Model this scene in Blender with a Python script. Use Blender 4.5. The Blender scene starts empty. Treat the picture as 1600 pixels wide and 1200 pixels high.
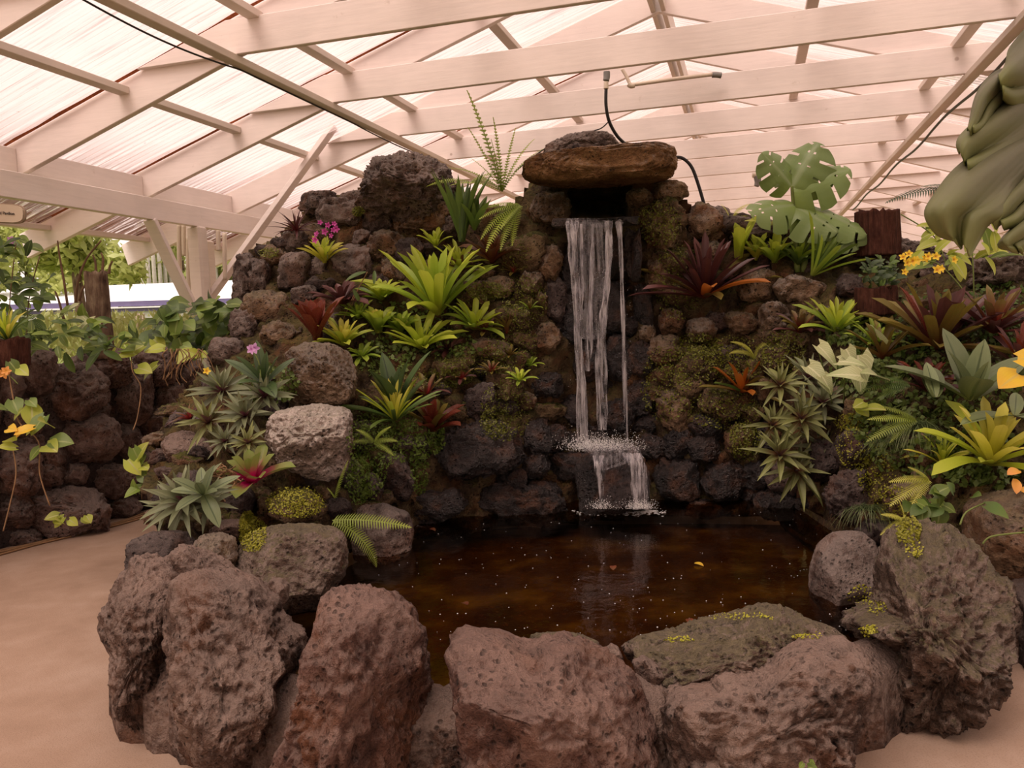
import bpy, math, random
import numpy as np
from mathutils import Vector, Matrix
from mathutils.bvhtree import BVHTree
random.seed(7); rng = np.random.default_rng(7)
SC = bpy.context.scene
COL = SC.collection
PI = math.pi
# ------------------------------------------------------------------ camera
EYE = np.array([0., 0., 1.5]); FPX = 1270.0
_p = math.radians(4.5); _r = math.radians(-2.2)
_F = np.array([0, math.cos(_p), -math.sin(_p)]); _X = np.array([1., 0, 0]); _Z = np.array([0, math.sin(_p), math.cos(_p)])
_R = _X*math.cos(_r)+_Z*math.sin(_r); _U = -_X*math.sin(_r)+_Z*math.cos(_r)
cd = bpy.data.cameras.new('camera'); cam = bpy.data.objects.new('camera', cd); COL.objects.link(cam)
cd.sensor_width = 36; cd.lens = FPX/1600*36; cd.clip_start = .05; cd.clip_end = 300
M = Matrix.Identity(4)
for i in range(3):
    M[i][0] = _R[i]; M[i][1] = _U[i]; M[i][2] = -_F[i]; M[i][3] = EYE[i]
cam.matrix_world = M
SC.camera = cam
# ------------------------------------------------------------------ world, light, exposure
SC.view_settings.view_transform = 'Standard'; SC.view_settings.look = 'None'
SC.view_settings.gamma = 1; SC.view_settings.use_curve_mapping = False
SC.view_settings.exposure = 0.0
W = bpy.data.worlds.new('sky'); SC.world = W; W.use_nodes = True
bg = W.node_tree.nodes['Background']; bg.inputs[0].default_value = (1.0, .83, .76, 1); bg.inputs[1].default_value = 1.3
sd = bpy.data.lights.new('sun', 'SUN'); sd.energy = 3.9; sd.angle = math.radians(35); sd.color = (1, .86, .76)
sun = bpy.data.objects.new('sun', sd); COL.objects.link(sun); sun.rotation_euler = (math.radians(24), math.radians(-22), 0)
SC.cycles.max_bounces = 8; SC.cycles.transparent_max_bounces = 16; SC.cycles.diffuse_bounces = 4
# ------------------------------------------------------------------ measuring helpers
def ray(px, py):
    d = _F+_R*(px-800)/FPX+_U*(600-py)/FPX
    return d
def atY(px, py, Y):
    d = ray(px, py); return EYE+d*(Y/d[1])
def atZ(px, py, z):
    d = ray(px, py); return EYE+d*((z-1.5)/d[2])
YW = math.radians(16.4)
DU = np.array([math.cos(YW), -math.sin(YW), 0]); DV = np.array([math.sin(YW), math.cos(YW), 0])
def B(u, v, z): return DU*u+DV*v+np.array([0, 0, z])
def atV(px, py, v):
    d = ray(px, py); return EYE+d*(v/(d@DV))
# ------------------------------------------------------------------ object helpers
def link(name, me, mat=None, parent=None, kind=None, smooth=True):
    o = bpy.data.objects.new(name, me); COL.objects.link(o)
    if mat and not me.materials: me.materials.append(mat)
    if parent: o.parent = parent
    if kind: o['kind'] = kind
    return o
def mesh(name, vs, fs, smooth=True, mat=None, uv=None):
    me = bpy.data.meshes.new(name)
    me.from_pydata([tuple(map(float, v)) for v in vs], [], fs)
    if smooth: me.polygons.foreach_set('use_smooth', [True]*len(me.polygons))
    if uv is not None:
        l = me.uv_layers.new(name='UVMap'); idx = np.zeros(len(me.loops), int); me.loops.foreach_get('vertex_index', idx)
        l.data.foreach_set('uv', np.asarray(uv, float)[idx].ravel())
    if mat: me.materials.append(mat)
    me.update(); return me
def thing(name, label, cat, loc=(0, 0, 0), group=None):
    o = bpy.data.objects.new(name, None); COL.objects.link(o); o.location = tuple(map(float, loc)); o.empty_display_size = .05
    o['label'] = label; o['category'] = cat
    if group: o['group'] = group
    return o
def tag(o, label, cat, group=None, kind=None):
    o['label'] = label; o['category'] = cat
    if group: o['group'] = group
    if kind: o['kind'] = kind
    return o
def struct(name, me=None, loc=(0, 0, 0)):
    o = bpy.data.objects.new(name, me); COL.objects.link(o); o.location = loc; o['kind'] = 'structure'; return o
def place(o, loc): o.location = tuple(map(float, loc)); return o
def boxpts(a, b, w, h, up=(0, 0, 1), zoff=0):
    """bar from a to b, width w sideways, height h along up"""
    a = np.array(a, float); b = np.array(b, float); d = b-a; d /= np.linalg.norm(d)
    up = np.array(up, float); s = np.cross(d, up); s /= np.linalg.norm(s); t = np.cross(s, d)
    vs = []
    for p in (a, b):
        for i, j in ((-1, -1), (1, -1), (1, 1), (-1, 1)):
            vs.append(p+s*i*w/2+t*(j*h/2+zoff))
    fs = [(0, 1, 2, 3), (7, 6, 5, 4), (0, 4, 5, 1), (1, 5, 6, 2), (2, 6, 7, 3), (3, 7, 4, 0)]
    return vs, fs
def bar(name, a, b, w, h, mat, parent=None, up=(0, 0, 1), zoff=0, bevel=.004):
    vs, fs = boxpts(a, b, w, h, up, zoff)
    o = link(name, mesh(name, vs, fs, False), mat, parent)
    if bevel:
        m = o.modifiers.new('b', 'BEVEL'); m.width = bevel; m.segments = 1
    return o
def tube(name, pts, r, mat, parent=None, n=8, r2=None):
    pts = [np.array(p, float) for p in pts]
    # catmull-rom resample
    P = [pts[0]]+pts+[pts[-1]]; q = []
    for i in range(1, len(P)-2):
        for k in range(5):
            t = k/5; a, b, c, d = P[i-1], P[i], P[i+1], P[i+2]
            q.append(.5*((2*b)+(-a+c)*t+(2*a-5*b+4*c-d)*t*t+(-a+3*b-3*c+d)*t**3))
    q.append(pts[-1]); vs = []; fs = []
    ref = np.array([.31, .2, .93])
    for i, p in enumerate(q):
        d = q[min(i+1, len(q)-1)]-q[max(i-1, 0)]; d /= np.linalg.norm(d)+1e-9
        s = np.cross(d, ref); s /= np.linalg.norm(s)+1e-9; t = np.cross(d, s)
        rr = r if r2 is None else r+(r2-r)*i/(len(q)-1)
        for k in range(n):
            a = 2*PI*k/n; vs.append(p+(s*math.cos(a)+t*math.sin(a))*rr)
    for i in range(len(q)-1):
        for k in range(n):
            fs.append((i*n+k, i*n+(k+1) % n, (i+1)*n+(k+1) % n, (i+1)*n+k))
    fs.append(tuple(range(n-1, -1, -1))); fs.append(tuple((len(q)-1)*n+k for k in range(n)))
    me = mesh(name, vs, fs)
    return link(name, me, mat, parent)
# ------------------------------------------------------------------ numpy noise
def _h(i, j, k, s):
    n = (i*374761393+j*668265263+k*2147483647+s*1274126177) & 0xffffffff
    n = ((n ^ (n >> 13))*1274126177) & 0xffffffff
    n = ((n ^ (n >> 16))*2246822519) & 0xffffffff
    return ((n ^ (n >> 15)) & 0xffff)/65535.0
def vnoise(p, s=0):
    i = np.floor(p).astype(np.int64); f = p-i; f = f*f*(3-2*f); r = 0
    for a in (0, 1):
        for b in (0, 1):
            for c in (0, 1):
                w = (f[:, 0] if a else 1-f[:, 0])*(f[:, 1] if b else 1-f[:, 1])*(f[:, 2] if c else 1-f[:, 2])
                r = r+w*_h(i[:, 0]+a, i[:, 1]+b, i[:, 2]+c, s)
    return r*2-1
def fbm(p, oct=4, s=0, ridged=False, gain=.5):
    r = np.zeros(len(p)); a = 1; tot = 0
    for o in range(oct):
        n = vnoise(p*(2.03**o)+o*17.3, s+o)
        if ridged: n = 1-2*np.abs(n)
        r += a*n; tot += a; a *= gain
    return r/tot
# ------------------------------------------------------------------ materials
def nt(name):
    m = bpy.data.materials.new(name); m.use_nodes = True; t = m.node_tree; t.nodes.clear()
    out = t.nodes.new('ShaderNodeOutputMaterial'); return m, t, out
def nd(t, typ, **k):
    n = t.nodes.new(typ)
    for a, b in k.items():
        if a.startswith('i_'):
            key = a[2:]; key = int(key) if key.isdigit() else key.replace('_', ' ')
            n.inputs[key].default_value = b
        else: setattr(n, a, b)
    return n
def ramp(t, fac, stops, interp='LINEAR'):
    r = t.nodes.new('ShaderNodeValToRGB'); r.color_ramp.interpolation = interp
    e = r.color_ramp.elements
    while len(e) < len(stops): e.new(.5)
    for el, (p, c) in zip(e, stops):
        el.position = p; el.color = tuple(c)+(1,) if len(c) == 3 else c
    if fac is not None: t.links.new(fac, r.inputs[0])
    return r.outputs[0]
def mixc(t, fac, a, b, mode='MIX'):
    m = t.nodes.new('ShaderNodeMix'); m.data_type = 'RGBA'; m.blend_type = mode
    for s, v in ((0, fac), (6, a), (7, b)):
        if isinstance(v, (int, float)): m.inputs[s].default_value = v
        elif isinstance(v, tuple): m.inputs[s].default_value = v if len(v) == 4 else v+(1,)
        else: t.links.new(v, m.inputs[s])
    return m.outputs[2]
def mth(t, op, a, b=0., c=None, clamp=False):
    m = t.nodes.new('ShaderNodeMath'); m.operation = op; m.use_clamp = clamp
    for s, v in ((0, a), (1, b), (2, c)):
        if v is None: continue
        if isinstance(v, (int, float)): m.inputs[s].default_value = v
        else: t.links.new(v, m.inputs[s])
    return m.outputs[0]
def coords(t, scale=(1, 1, 1), rand=True, kind='Object'):
    c = nd(t, 'ShaderNodeTexCoord').outputs[kind]
    if rand:
        oi = nd(t, 'ShaderNodeObjectInfo'); v = nd(t, 'ShaderNodeVectorMath', operation='SCALE'); v.inputs[0].default_value = (31, 17, 23)
        t.links.new(oi.outputs['Random'], v.inputs['Scale']); a = nd(t, 'ShaderNodeVectorMath', operation='ADD')
        t.links.new(c, a.inputs[0]); t.links.new(v.outputs[0], a.inputs[1]); c = a.outputs[0]
    mp = nd(t, 'ShaderNodeMapping'); mp.inputs['Scale'].default_value = scale; t.links.new(c, mp.inputs[0])
    return mp.outputs[0]
def noise(t, v, sc, det=4, rough=.6, dist=0):
    n = nd(t, 'ShaderNodeTexNoise'); n.inputs['Scale'].default_value = sc; n.inputs['Detail'].default_value = det
    n.inputs['Roughness'].default_value = rough; n.inputs['Distortion'].default_value = dist; t.links.new(v, n.inputs[0]); return n.outputs['Fac']
def principled(t, out, col, rough=.8, spec=.3, bump=None, bstr=.4, bdist=.01):
    p = nd(t, 'ShaderNodeBsdfPrincipled')
    if isinstance(col, tuple): p.inputs['Base Color'].default_value = col+(1,) if len(col) == 3 else col
    else: t.links.new(col, p.inputs['Base Color'])
    if isinstance(rough, (int, float)): p.inputs['Roughness'].default_value = rough
    else: t.links.new(rough, p.inputs['Roughness'])
    p.inputs['Specular IOR Level'].default_value = spec
    if bump is not None:
        b = nd(t, 'ShaderNodeBump'); b.inputs['Strength'].default_value = bstr; b.inputs['Distance'].default_value = bdist
        t.links.new(bump, b.inputs['Height']); t.links.new(b.outputs[0], p.inputs['Normal'])
    if out is not None: t.links.new(p.outputs[0], out.inputs[0])
    return p
def rockmat(name, dark, mid, light, lichen=0., moss=0., wet=0., rust=0., sc=1., lich_col=(.36, .31, .28), bstr=.7):
    m, t, out = nt(name); v = coords(t, (sc,)*3)
    n1 = noise(t, v, 3.5, 6, .62); n2 = noise(t, v, 22, 5, .7); n3 = noise(t, v, 90, 3, .6)
    f = mth(t, 'ADD', mth(t, 'MULTIPLY', n1, .62), mth(t, 'MULTIPLY', n2, .38))
    col = ramp(t, f, [(.38, dark), (.5, mid), (.62, light)])
    vo = nd(t, 'ShaderNodeTexVoronoi'); vo.inputs['Scale'].default_value = 38; t.links.new(v, vo.inputs[0])
    pit = ramp(t, vo.outputs['Distance'], [(.08, (0, 0, 0)), (.34, (1, 1, 1))])
    pitm = mth(t, 'MULTIPLY', mth(t, 'SUBTRACT', 1., pit), ramp(t, noise(t, v, 6, 2), [(.46, (0, 0, 0)), (.56, (1, 1, 1))]))
    col = mixc(t, mth(t, 'MULTIPLY', pitm, .9), col, tuple(c*.3 for c in dark))
    geo = nd(t, 'ShaderNodeNewGeometry'); sx = nd(t, 'ShaderNodeSeparateXYZ'); t.links.new(geo.outputs['Normal'], sx.inputs[0])
    nz = sx.outputs['Z']
    if rust:
        rm = ramp(t, noise(t, v, 4.3, 3, .6, .6), [(.52, (0, 0, 0)), (.66, (1, 1, 1))])
        col = mixc(t, mth(t, 'MULTIPLY', rm, rust), col, (.20, .075, .03))
    if lichen:
        lm = mth(t, 'ADD', mth(t, 'MULTIPLY', nz, .25), mth(t, 'MULTIPLY', mth(t, 'ADD', noise(t, v, 7, 6, .75), noise(t, v, 30, 4, .7)), .5))
        lm = ramp(t, lm, [(.52, (0, 0, 0)), (.68, (1, 1, 1))])
        col = mixc(t, mth(t, 'MULTIPLY', lm, lichen), col, lich_col)
    if moss:
        mm = mth(t, 'ADD', mth(t, 'MULTIPLY', nz, .3), mth(t, 'MULTIPLY', mth(t, 'ADD', noise(t, v, 5, 5, .7), noise(t, v, 45, 3, .7)), .5))
        mm = ramp(t, mm, [(.64, (0, 0, 0)), (.74, (1, 1, 1))])
        mc = ramp(t, n2, [(.35, (.03, .034, .006)), (.6, (.10, .10, .014)), (.8, (.19, .17, .03))])
        col = mixc(t, mth(t, 'MULTIPLY', mm, moss), col, mc)
    b = mth(t, 'SUBTRACT', mth(t, 'ADD', mth(t, 'MULTIPLY', n2, 1.0), mth(t, 'ADD', mth(t, 'MULTIPLY', n3, .35), mth(t, 'MULTIPLY', n1, .9))), mth(t, 'MULTIPLY', pitm, .6))
    rough = .92-.62*wet
    if wet:
        rough = ramp(t, n2, [(.3, (.22,)*3), (.7, (.55,)*3)])
    principled(t, out, col, rough, .25+.35*wet, b, min(1., bstr*1.35), .05)
    return m
def plain(name, col, rough=.7, var=.15, sc=8, spec=.3, bump=0.):
    m, t, out = nt(name); v = coords(t)
    n = noise(t, v, sc, 4)
    c = ramp(t, n, [(.3, tuple(x*(1-var) for x in col)), (.7, tuple(min(1, x*(1+var)) for x in col))])
    principled(t, out, c, rough, spec, n if bump else None, bump, .01)
    return m
def leafmat(name, base, mid, tip, spots=None, rib=None, under=None, rough=.42, trans=.3, rnd=.25, stripes=False, stops=(.0, .35, 1.)):
    m, t, out = nt(name)
    uv = nd(t, 'ShaderNodeTexCoord').outputs['UV']; sx = nd(t, 'ShaderNodeSeparateXYZ'); t.links.new(uv, sx.inputs[0])
    v = coords(t)
    u = mth(t, 'ADD', sx.outputs[0], mth(t, 'MULTIPLY', mth(t, 'SUBTRACT', noise(t, v, 14, 3), .5), .25))
    col = ramp(t, u, [(stops[0], base), (stops[1], mid), (stops[2], tip)])
    oi = nd(t, 'ShaderNodeObjectInfo')
    br = mth(t, 'ADD', mth(t, 'MULTIPLY', oi.outputs['Random'], 2*rnd), 1-rnd)
    mx = nd(t, 'ShaderNodeVectorMath', operation='SCALE'); t.links.new(col, mx.inputs[0]); t.links.new(br, mx.inputs['Scale']); col = mx.outputs[0]
    if spots:
        vo = nd(t, 'ShaderNodeTexVoronoi'); vo.inputs['Scale'].default_value = 75; t.links.new(v, vo.inputs[0])
        sm = ramp(t, vo.outputs['Distance'], [(.2, (1, 1, 1)), (.34, (0, 0, 0))])
        col = mixc(t, mth(t, 'MULTIPLY', sm, .8), col, spots)
    d = mth(t, 'ABSOLUTE', mth(t, 'SUBTRACT', sx.outputs[1], .5))
    if rib:
        rm = ramp(t, d, [(.02, (1, 1, 1)), (.07, (0, 0, 0))])
        if stripes:
            w = mth(t, 'SINE', mth(t, 'MULTIPLY', mth(t, 'ADD', sx.outputs[0], mth(t, 'MULTIPLY', d, -.8)), 55.))
            rm = mth(t, 'MAXIMUM', rm, mth(t, 'MULTIPLY', ramp(t, w, [(.75, (0, 0, 0)), (.98, (1, 1, 1))]), .8))
        col = mixc(t, rm, col, rib)
    if under:
        geo = nd(t, 'ShaderNodeNewGeometry'); col = mixc(t, geo.outputs['Backfacing'], col, under)
    b = mth(t, 'ADD', mth(t, 'MULTIPLY', mth(t, 'SINE', mth(t, 'MULTIPLY', sx.outputs[1], 70.)), .3), noise(t, v, 30, 2))
    p = principled(t, None, col, rough, .4, b, .15, .004)
    tr = nd(t, 'ShaderNodeBsdfTranslucent'); t.links.new(col, tr.inputs[0])
    ms = nd(t, 'ShaderNodeMixShader'); ms.inputs[0].default_value = trans
    t.links.new(p.outputs[0], ms.inputs[1]); t.links.new(tr.outputs[0], ms.inputs[2]); t.links.new(ms.outputs[0], out.inputs[0])
    return m
def paintmat(name, col, crack=True):
    m, t, out = nt(name); v = coords(t, (1, 1, 1))
    g = noise(t, coords(t, (1.2, 1.2, 14)), 3, 5, .65)
    n = noise(t, v, 1.6, 3); k = noise(t, v, 9, 5, .7)
    c = ramp(t, mth(t, 'ADD', mth(t, 'MULTIPLY', g, .4), mth(t, 'MULTIPLY', n, .6)), [(.3, tuple(x*.84 for x in col)), (.55, col), (.8, tuple(min(1, x*1.06) for x in col))])
    vo = nd(t, 'ShaderNodeTexVoronoi'); vo.inputs['Scale'].default_value = 1.7; t.links.new(v, vo.inputs[0])
    kn = ramp(t, vo.outputs['Distance'], [(.02, (1, 1, 1)), (.035, (0, 0, 0))])
    c = mixc(t, mth(t, 'MULTIPLY', kn, .55), c, (.25, .16, .11))
    dirt = ramp(t, k, [(.66, (0, 0, 0)), (.76, (1, 1, 1))])
    c = mixc(t, mth(t, 'MULTIPLY', dirt, .35), c, (.38, .27, .2))
    principled(t, out, c, .6, .25, g, .12, .01)
    return m
MT = {}
MT['paint'] = paintmat('white_paint', (.80, .70, .66))
MT['paint2'] = paintmat('aged_paint', (.70, .60, .53))
r_ = rockmat
MT['rock'] = r_('lava_rock', (.05, .032, .027), (.13, .087, .072), (.25, .185, .155), lichen=.35, rust=.3)
MT['rock_dark'] = r_('dark_lava_rock', (.028, .018, .017), (.065, .043, .038), (.13, .095, .085), lichen=.15, rust=.25)
MT['rock_brown'] = r_('brown_lava_rock', (.065, .036, .02), (.185, .108, .06), (.31, .2, .12), lichen=.3, rust=.5, moss=.35)
MT['rock_tan'] = r_('tan_porous_rock', (.07, .042, .025), (.2, .125, .075), (.36, .25, .165), lichen=.55, moss=.25, rust=.3, bstr=1.)
MT['rock_moss'] = r_('mossy_lava_rock', (.055, .034, .02), (.15, .092, .048), (.27, .185, .095), lichen=.1, moss=.9, rust=.4)
MT['soil'] = r_('dark_soil_and_moss', (.035, .02, .012), (.085, .052, .026), (.16, .11, .05), moss=.45, rust=.5, bstr=1.)
MT['rock_wet'] = r_('wet_lava_rock', (.012, .008, .008), (.032, .021, .019), (.07, .048, .043), wet=1, rust=.35, bstr=.9)
MT['rock_wall'] = r_('wall_lava_rock', (.06, .034, .028), (.16, .098, .08), (.27, .185, .155), lichen=.35, rust=.4)
MT['rim'] = r_('grey_lava_boulder', (.04, .022, .016), (.115, .068, .05), (.25, .165, .125), lichen=.55, rust=.35, lich_col=(.38, .285, .24))
MT['rim_red'] = r_('reddish_lava_boulder', (.045, .02, .015), (.125, .062, .046), (.25, .148, .113), lichen=.4, rust=.5, lich_col=(.37, .265, .225))
MT['rim_moss'] = r_('grey_boulder_with_moss', (.035, .021, .015), (.105, .066, .047), (.23, .158, .12), lichen=.6, moss=.5, rust=.15, lich_col=(.36, .28, .235))
MT['lichen'] = r_('pale_lichen_boulder', (.1, .065, .045), (.22, .155, .12), (.36, .28, .24), lichen=1, moss=.35, rust=.4, lich_col=(.62, .53, .47))
MT['slab'] = r_('ochre_slab', (.07, .034, .016), (.22, .112, .048), (.34, .19, .09), lichen=.35, rust=.35, bstr=1.)
# ------------------------------------------------------------------ ground, pool floor
def groundmat():
    m, t, out = nt('concrete_path'); v = coords(t, rand=False)
    a = noise(t, v, .9, 4, .6, .4); b = noise(t, v, 160, 2, .7); c_ = noise(t, v, 5, 5)
    f = mth(t, 'ADD', mth(t, 'MULTIPLY', a, .6), mth(t, 'MULTIPLY', c_, .4))
    c = ramp(t, f, [(.3, (.30, .20, .14)), (.5, (.40, .275, .20)), (.7, (.49, .36, .28))])
    c = mixc(t, ramp(t, b, [(.5, (0, 0, 0)), (.75, (.45, .45, .45))]), c, (.16, .10, .07))
    principled(t, out, c, .88, .2, b, .35, .006); return m
MT['ground'] = groundmat()
g = struct('floor', mesh('floor', [tuple(B(-7, -9, 0)), tuple(B(5.5, -9, 0)), tuple(B(5.5, 21, 0)), tuple(B(-7, 21, 0))], [(0, 1, 2, 3)], False, MT['ground']))
def lawnmat():
    m, t, out = nt('lawn'); v = coords(t, rand=False)
    c = ramp(t, noise(t, v, .6, 5), [(.3, (.12, .17, .035)), (.7, (.2, .24, .06))]); principled(t, out, c, .9, .1); return m
struct('ground_lawn', mesh('lawn', [(-90, -60, -.02), (90, -60, -.02), (90, 120, -.02), (-90, 120, -.02)], [(0, 1, 2, 3)], False, lawnmat()))
# ------------------------------------------------------------------ timber roof
ceil = struct('ceiling')
TR = [3.54+1.29*k for k in range(-10, 15)]  # bays behind the camera are unseen, added to dim light on front faces
RU, CU = -.72, -.76
def rz(u): return 3.30+.325*((u+3.24) if u < RU else (2*RU-u+3.24))       # rafter underside
cv = {}
def ebar(name, a, b, w, h, mat=None, **k):
    return bar(name, a, b, w, h, mat or MT['paint'], ceil, **k)
for v in TR:
    tv = [B(u_, v_, z_) for v_ in (v-.068, v-.026) for u_, z_ in ((-3.98, 3.30), (2.54, 3.30), (1.82, 3.525), (-3.26, 3.525))]
    o_ = link('tie_beam', mesh('tie_beam', tv, [(0, 1, 2, 3), (7, 6, 5, 4), (0, 4, 5, 1), (1, 5, 6, 2), (2, 6, 7, 3), (3, 7, 4, 0)], False), MT['paint'], ceil)
    m_ = o_.modifiers.new('b', 'BEVEL'); m_.width = .004; m_.segments = 1
    for s in (-1, 1):
        e = -6.5 if s < 0 else 2*RU+6.5
        a = B(RU, v, rz(RU)+.12); b_ = B(e, v, rz(RU)-.325*abs(e-RU)+.12)
        ebar('rafter', a, b_, .05, .235)
for s in (-1, 1):
    f = (lambda u: u) if s < 0 else (lambda u: 2*RU-u)
    for i in range(len(TR)-1):
        for u in (-4.13, -3.05, -1.95, -6.2):
            z = rz(u)+.17
            ebar('purlin', B(f(u), TR[i]+.025, z), B(f(u), TR[i+1]-.025, z), .09, .05, MT['paint2'])
        ebar('blocking_board', B(f(-5.13), TR[i]+.025, rz(-5.13)+.1), B(f(-5.13), TR[i+1]-.025, rz(-5.13)+.1), .035, .2)
    ebar('eave_beam', B(f(-5.02), -9, 2.59), B(f(-5.02), 21, 2.59), .07, .19)
    ebar('long_brace_rail', B(-3.23 if s < 0 else 1.70, -9, 3.275), B(-3.23 if s < 0 else 1.70, 21, 3.275), .085, .05, MT['paint2'])
ebar('ridge_board', B(RU-.045, -9, rz(RU)+.1), B(RU-.045, 21, rz(RU)+.1), .04, .2, MT['paint2'])
ebar('ridge_board', B(RU+.045, -9, rz(RU)+.1), B(RU+.045, 21, rz(RU)+.1), .04, .2, MT['paint2'])
# corrugated sheets, one per bay and side
def panelmat():
    m, t, out = nt('translucent_corrugated_sheet'); v = coords(t)
    n = noise(t, v, 1.3, 4, .6); k = noise(t, coords(t, (1, 1, 1)), 17, 5, .75)
    c = ramp(t, n, [(.35, (.95, .80, .78)), (.7, (.98, .92, .91))])
    uv = nd(t, 'ShaderNodeTexCoord').outputs['UV']; sp = nd(t, 'ShaderNodeSeparateXYZ'); t.links.new(uv, sp.inputs[0])
    mp = nd(t, 'ShaderNodeMapping'); mp.inputs['Scale'].default_value = (5, 60, 1); t.links.new(uv, mp.inputs[0])
    st = noise(t, mp.outputs[0], 1.0, 5, .75)
    sp2 = mth(t, 'MULTIPLY', ramp(t, k, [(.66, (0, 0, 0)), (.74, (1, 1, 1))]), .7)
    st2 = mth(t, 'MULTIPLY', ramp(t, st, [(.50, (0, 0, 0)), (.72, (1, 1, 1))]), .5)
    edge = ramp(t, sp.outputs[0], [(.68, (0, 0, 0)), (.95, (1, 1, 1))])
    st3 = mth(t, 'MULTIPLY', ramp(t, st, [(.40, (0, 0, 0)), (.50, (1, 1, 1))]), edge)
    d = mth(t, 'MAXIMUM', mth(t, 'MAXIMUM', sp2, st2), st3)
    c = mixc(t, d, c, (.30, .17, .12))
    tr = nd(t, 'ShaderNodeBsdfTransparent'); tl = nd(t, 'ShaderNodeBsdfTranslucent')
    t.links.new(c, tl.inputs[0])
    dk = mixc(t, d, (.98, .93, .92, 1), (.16, .09, .07, 1)); t.links.new(dk, tr.inputs[0])
    df = nd(t, 'ShaderNodeBsdfDiffuse'); t.links.new(c, df.inputs[0])
    m1 = nd(t, 'ShaderNodeMixShader'); m1.inputs[0].default_value = .35; t.links.new(tl.outputs[0], m1.inputs[1]); t.links.new(df.outputs[0], m1.inputs[2])
    m2 = nd(t, 'ShaderNodeMixShader'); m2.inputs[0].default_value = .38; t.links.new(tr.outputs[0], m2.inputs[1]); t.links.new(m1.outputs[0], m2.inputs[2])
    t.links.new(m2.outputs[0], out.inputs[0]); return m
MT['panel'] = panelmat()
MT['rust'] = plain('rust_stain', (.30, .085, .03), .9, .4, 30)
nv = 82
def sheet():
    vs = []; uv = []; fs = []
    for j in range(7):
        s = j/6
        for i in range(nv):
            a = i/(nv-1)*1.36-.03
            vs.append((s*6.0, a, .013*math.sin(a/.068*2*PI))); uv.append((s, i/(nv-1)))
    for j in range(6):
        for i in range(nv-1): fs.append((j*nv+i, j*nv+i+1, (j+1)*nv+i+1, (j+1)*nv+i))
    return mesh('roof_panel', vs, fs, True, MT['panel'], uv)
sheet_me = sheet()
ang = math.atan(.325); cs = math.cos(ang)
for s in (-1, 1):
    for i in range(len(TR)-1):
        o = link('roof_panel', sheet_me, None, ceil)
        top = B(RU+s*.05, TR[i], rz(RU)+.27)
        X = Vector(DU*s*cs)+Vector((0, 0, -math.sin(ang))); Yv = Vector(DV); Zv = X.cross(Yv)
        mm = Matrix((X, Yv, Zv)).transposed().to_4x4(); mm.translation = Vector(top); o.matrix_world = mm
    for i in (8, 9, 10, 11, 13):
        if s > 0 and i != 9: continue
        v = TR[i+1]+.0-.035
        pts = []; fs = []
        for k in range(25):
            u = RU+s*(.4+5.0*k/24); w = .012+.014*abs(math.sin(k*1.7+i))+.01*random.random()
            z = rz(u if s < 0 else 2*RU-u if 0 else u)+.245
            pts += [B(u, v-w, z), B(u, v+.0, z-.006)]
        for k in range(24): fs.append((2*k, 2*k+1, 2*k+3, 2*k+2))
        link('rust_seam', mesh('rust_seam', pts, fs, True), MT['rust'], ceil)
# post, braces
def post(u, v, w=.15):
    vs, fs = boxpts(B(u, v, 0), B(u, v, 2.5), w, w*.9, DV)
    return bar('timber_post', B(u, v, 0), B(u, v, 2.5), w, w*.85, MT['paint2'], ceil, up=DV, bevel=.02)
post(-5.03, 6.68); post(-5.03, 11.8); post(-5.03, 16.9)
for v in (1.5, 6.68, 11.8, 16.9): post(2*RU+5.03, v)
ebar('knee_brace', B(-5.03, 6.05, 2.5), B(-5.03, 6.58, 1.66), .045, .12, up=DU)
ebar('knee_brace', B(-3.85, 7.30, 3.45), B(-5.1, 6.74, 1.70), .05, .10, up=DV)
# second post with meter box and chimes behind the first
post(-5.75, 7.75, .17)
# ------------------------------------------------------------------ boulders
import bmesh
_ico = {}
def ico(n):
    if n not in _ico:
        bm = bmesh.new(); bmesh.ops.create_icosphere(bm, subdivisions=n, radius=1)
        _ico[n] = (np.array([v.co[:] for v in bm.verts]), [tuple(v.index for v in f.verts) for f in bm.faces]); bm.free()
    return _ico[n]
ROCK_T = []                                    # world-space triangles for anchoring plants
def outline_R(poly, C):
    """polar radius of an outline (x,z) around C"""
    P = np.array(poly)-C; th = np.arctan2(P[:, 1], P[:, 0]); 
    def R(a):
        u = np.stack([np.cos(a), np.sin(a)], 1); best = np.full(len(a), 0.)
        n = len(P)
        for i in range(n):
            p = P[i]; q = P[(i+1) % n]; e = q-p
            den = u[:, 0]*e[1]-u[:, 1]*e[0]; den = np.where(abs(den) < 1e-9, 1e-9, den)
            t = (p[0]*e[1]-p[1]*e[0])/den; s = (p[0]*u[:, 1]-p[1]*u[:, 0])/den
            ok = (t > 0) & (s >= -1e-6) & (s <= 1+1e-6); best = np.where(ok & (t > best), t, best)
        return np.where(best > 0, best, .05)
    return R
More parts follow.
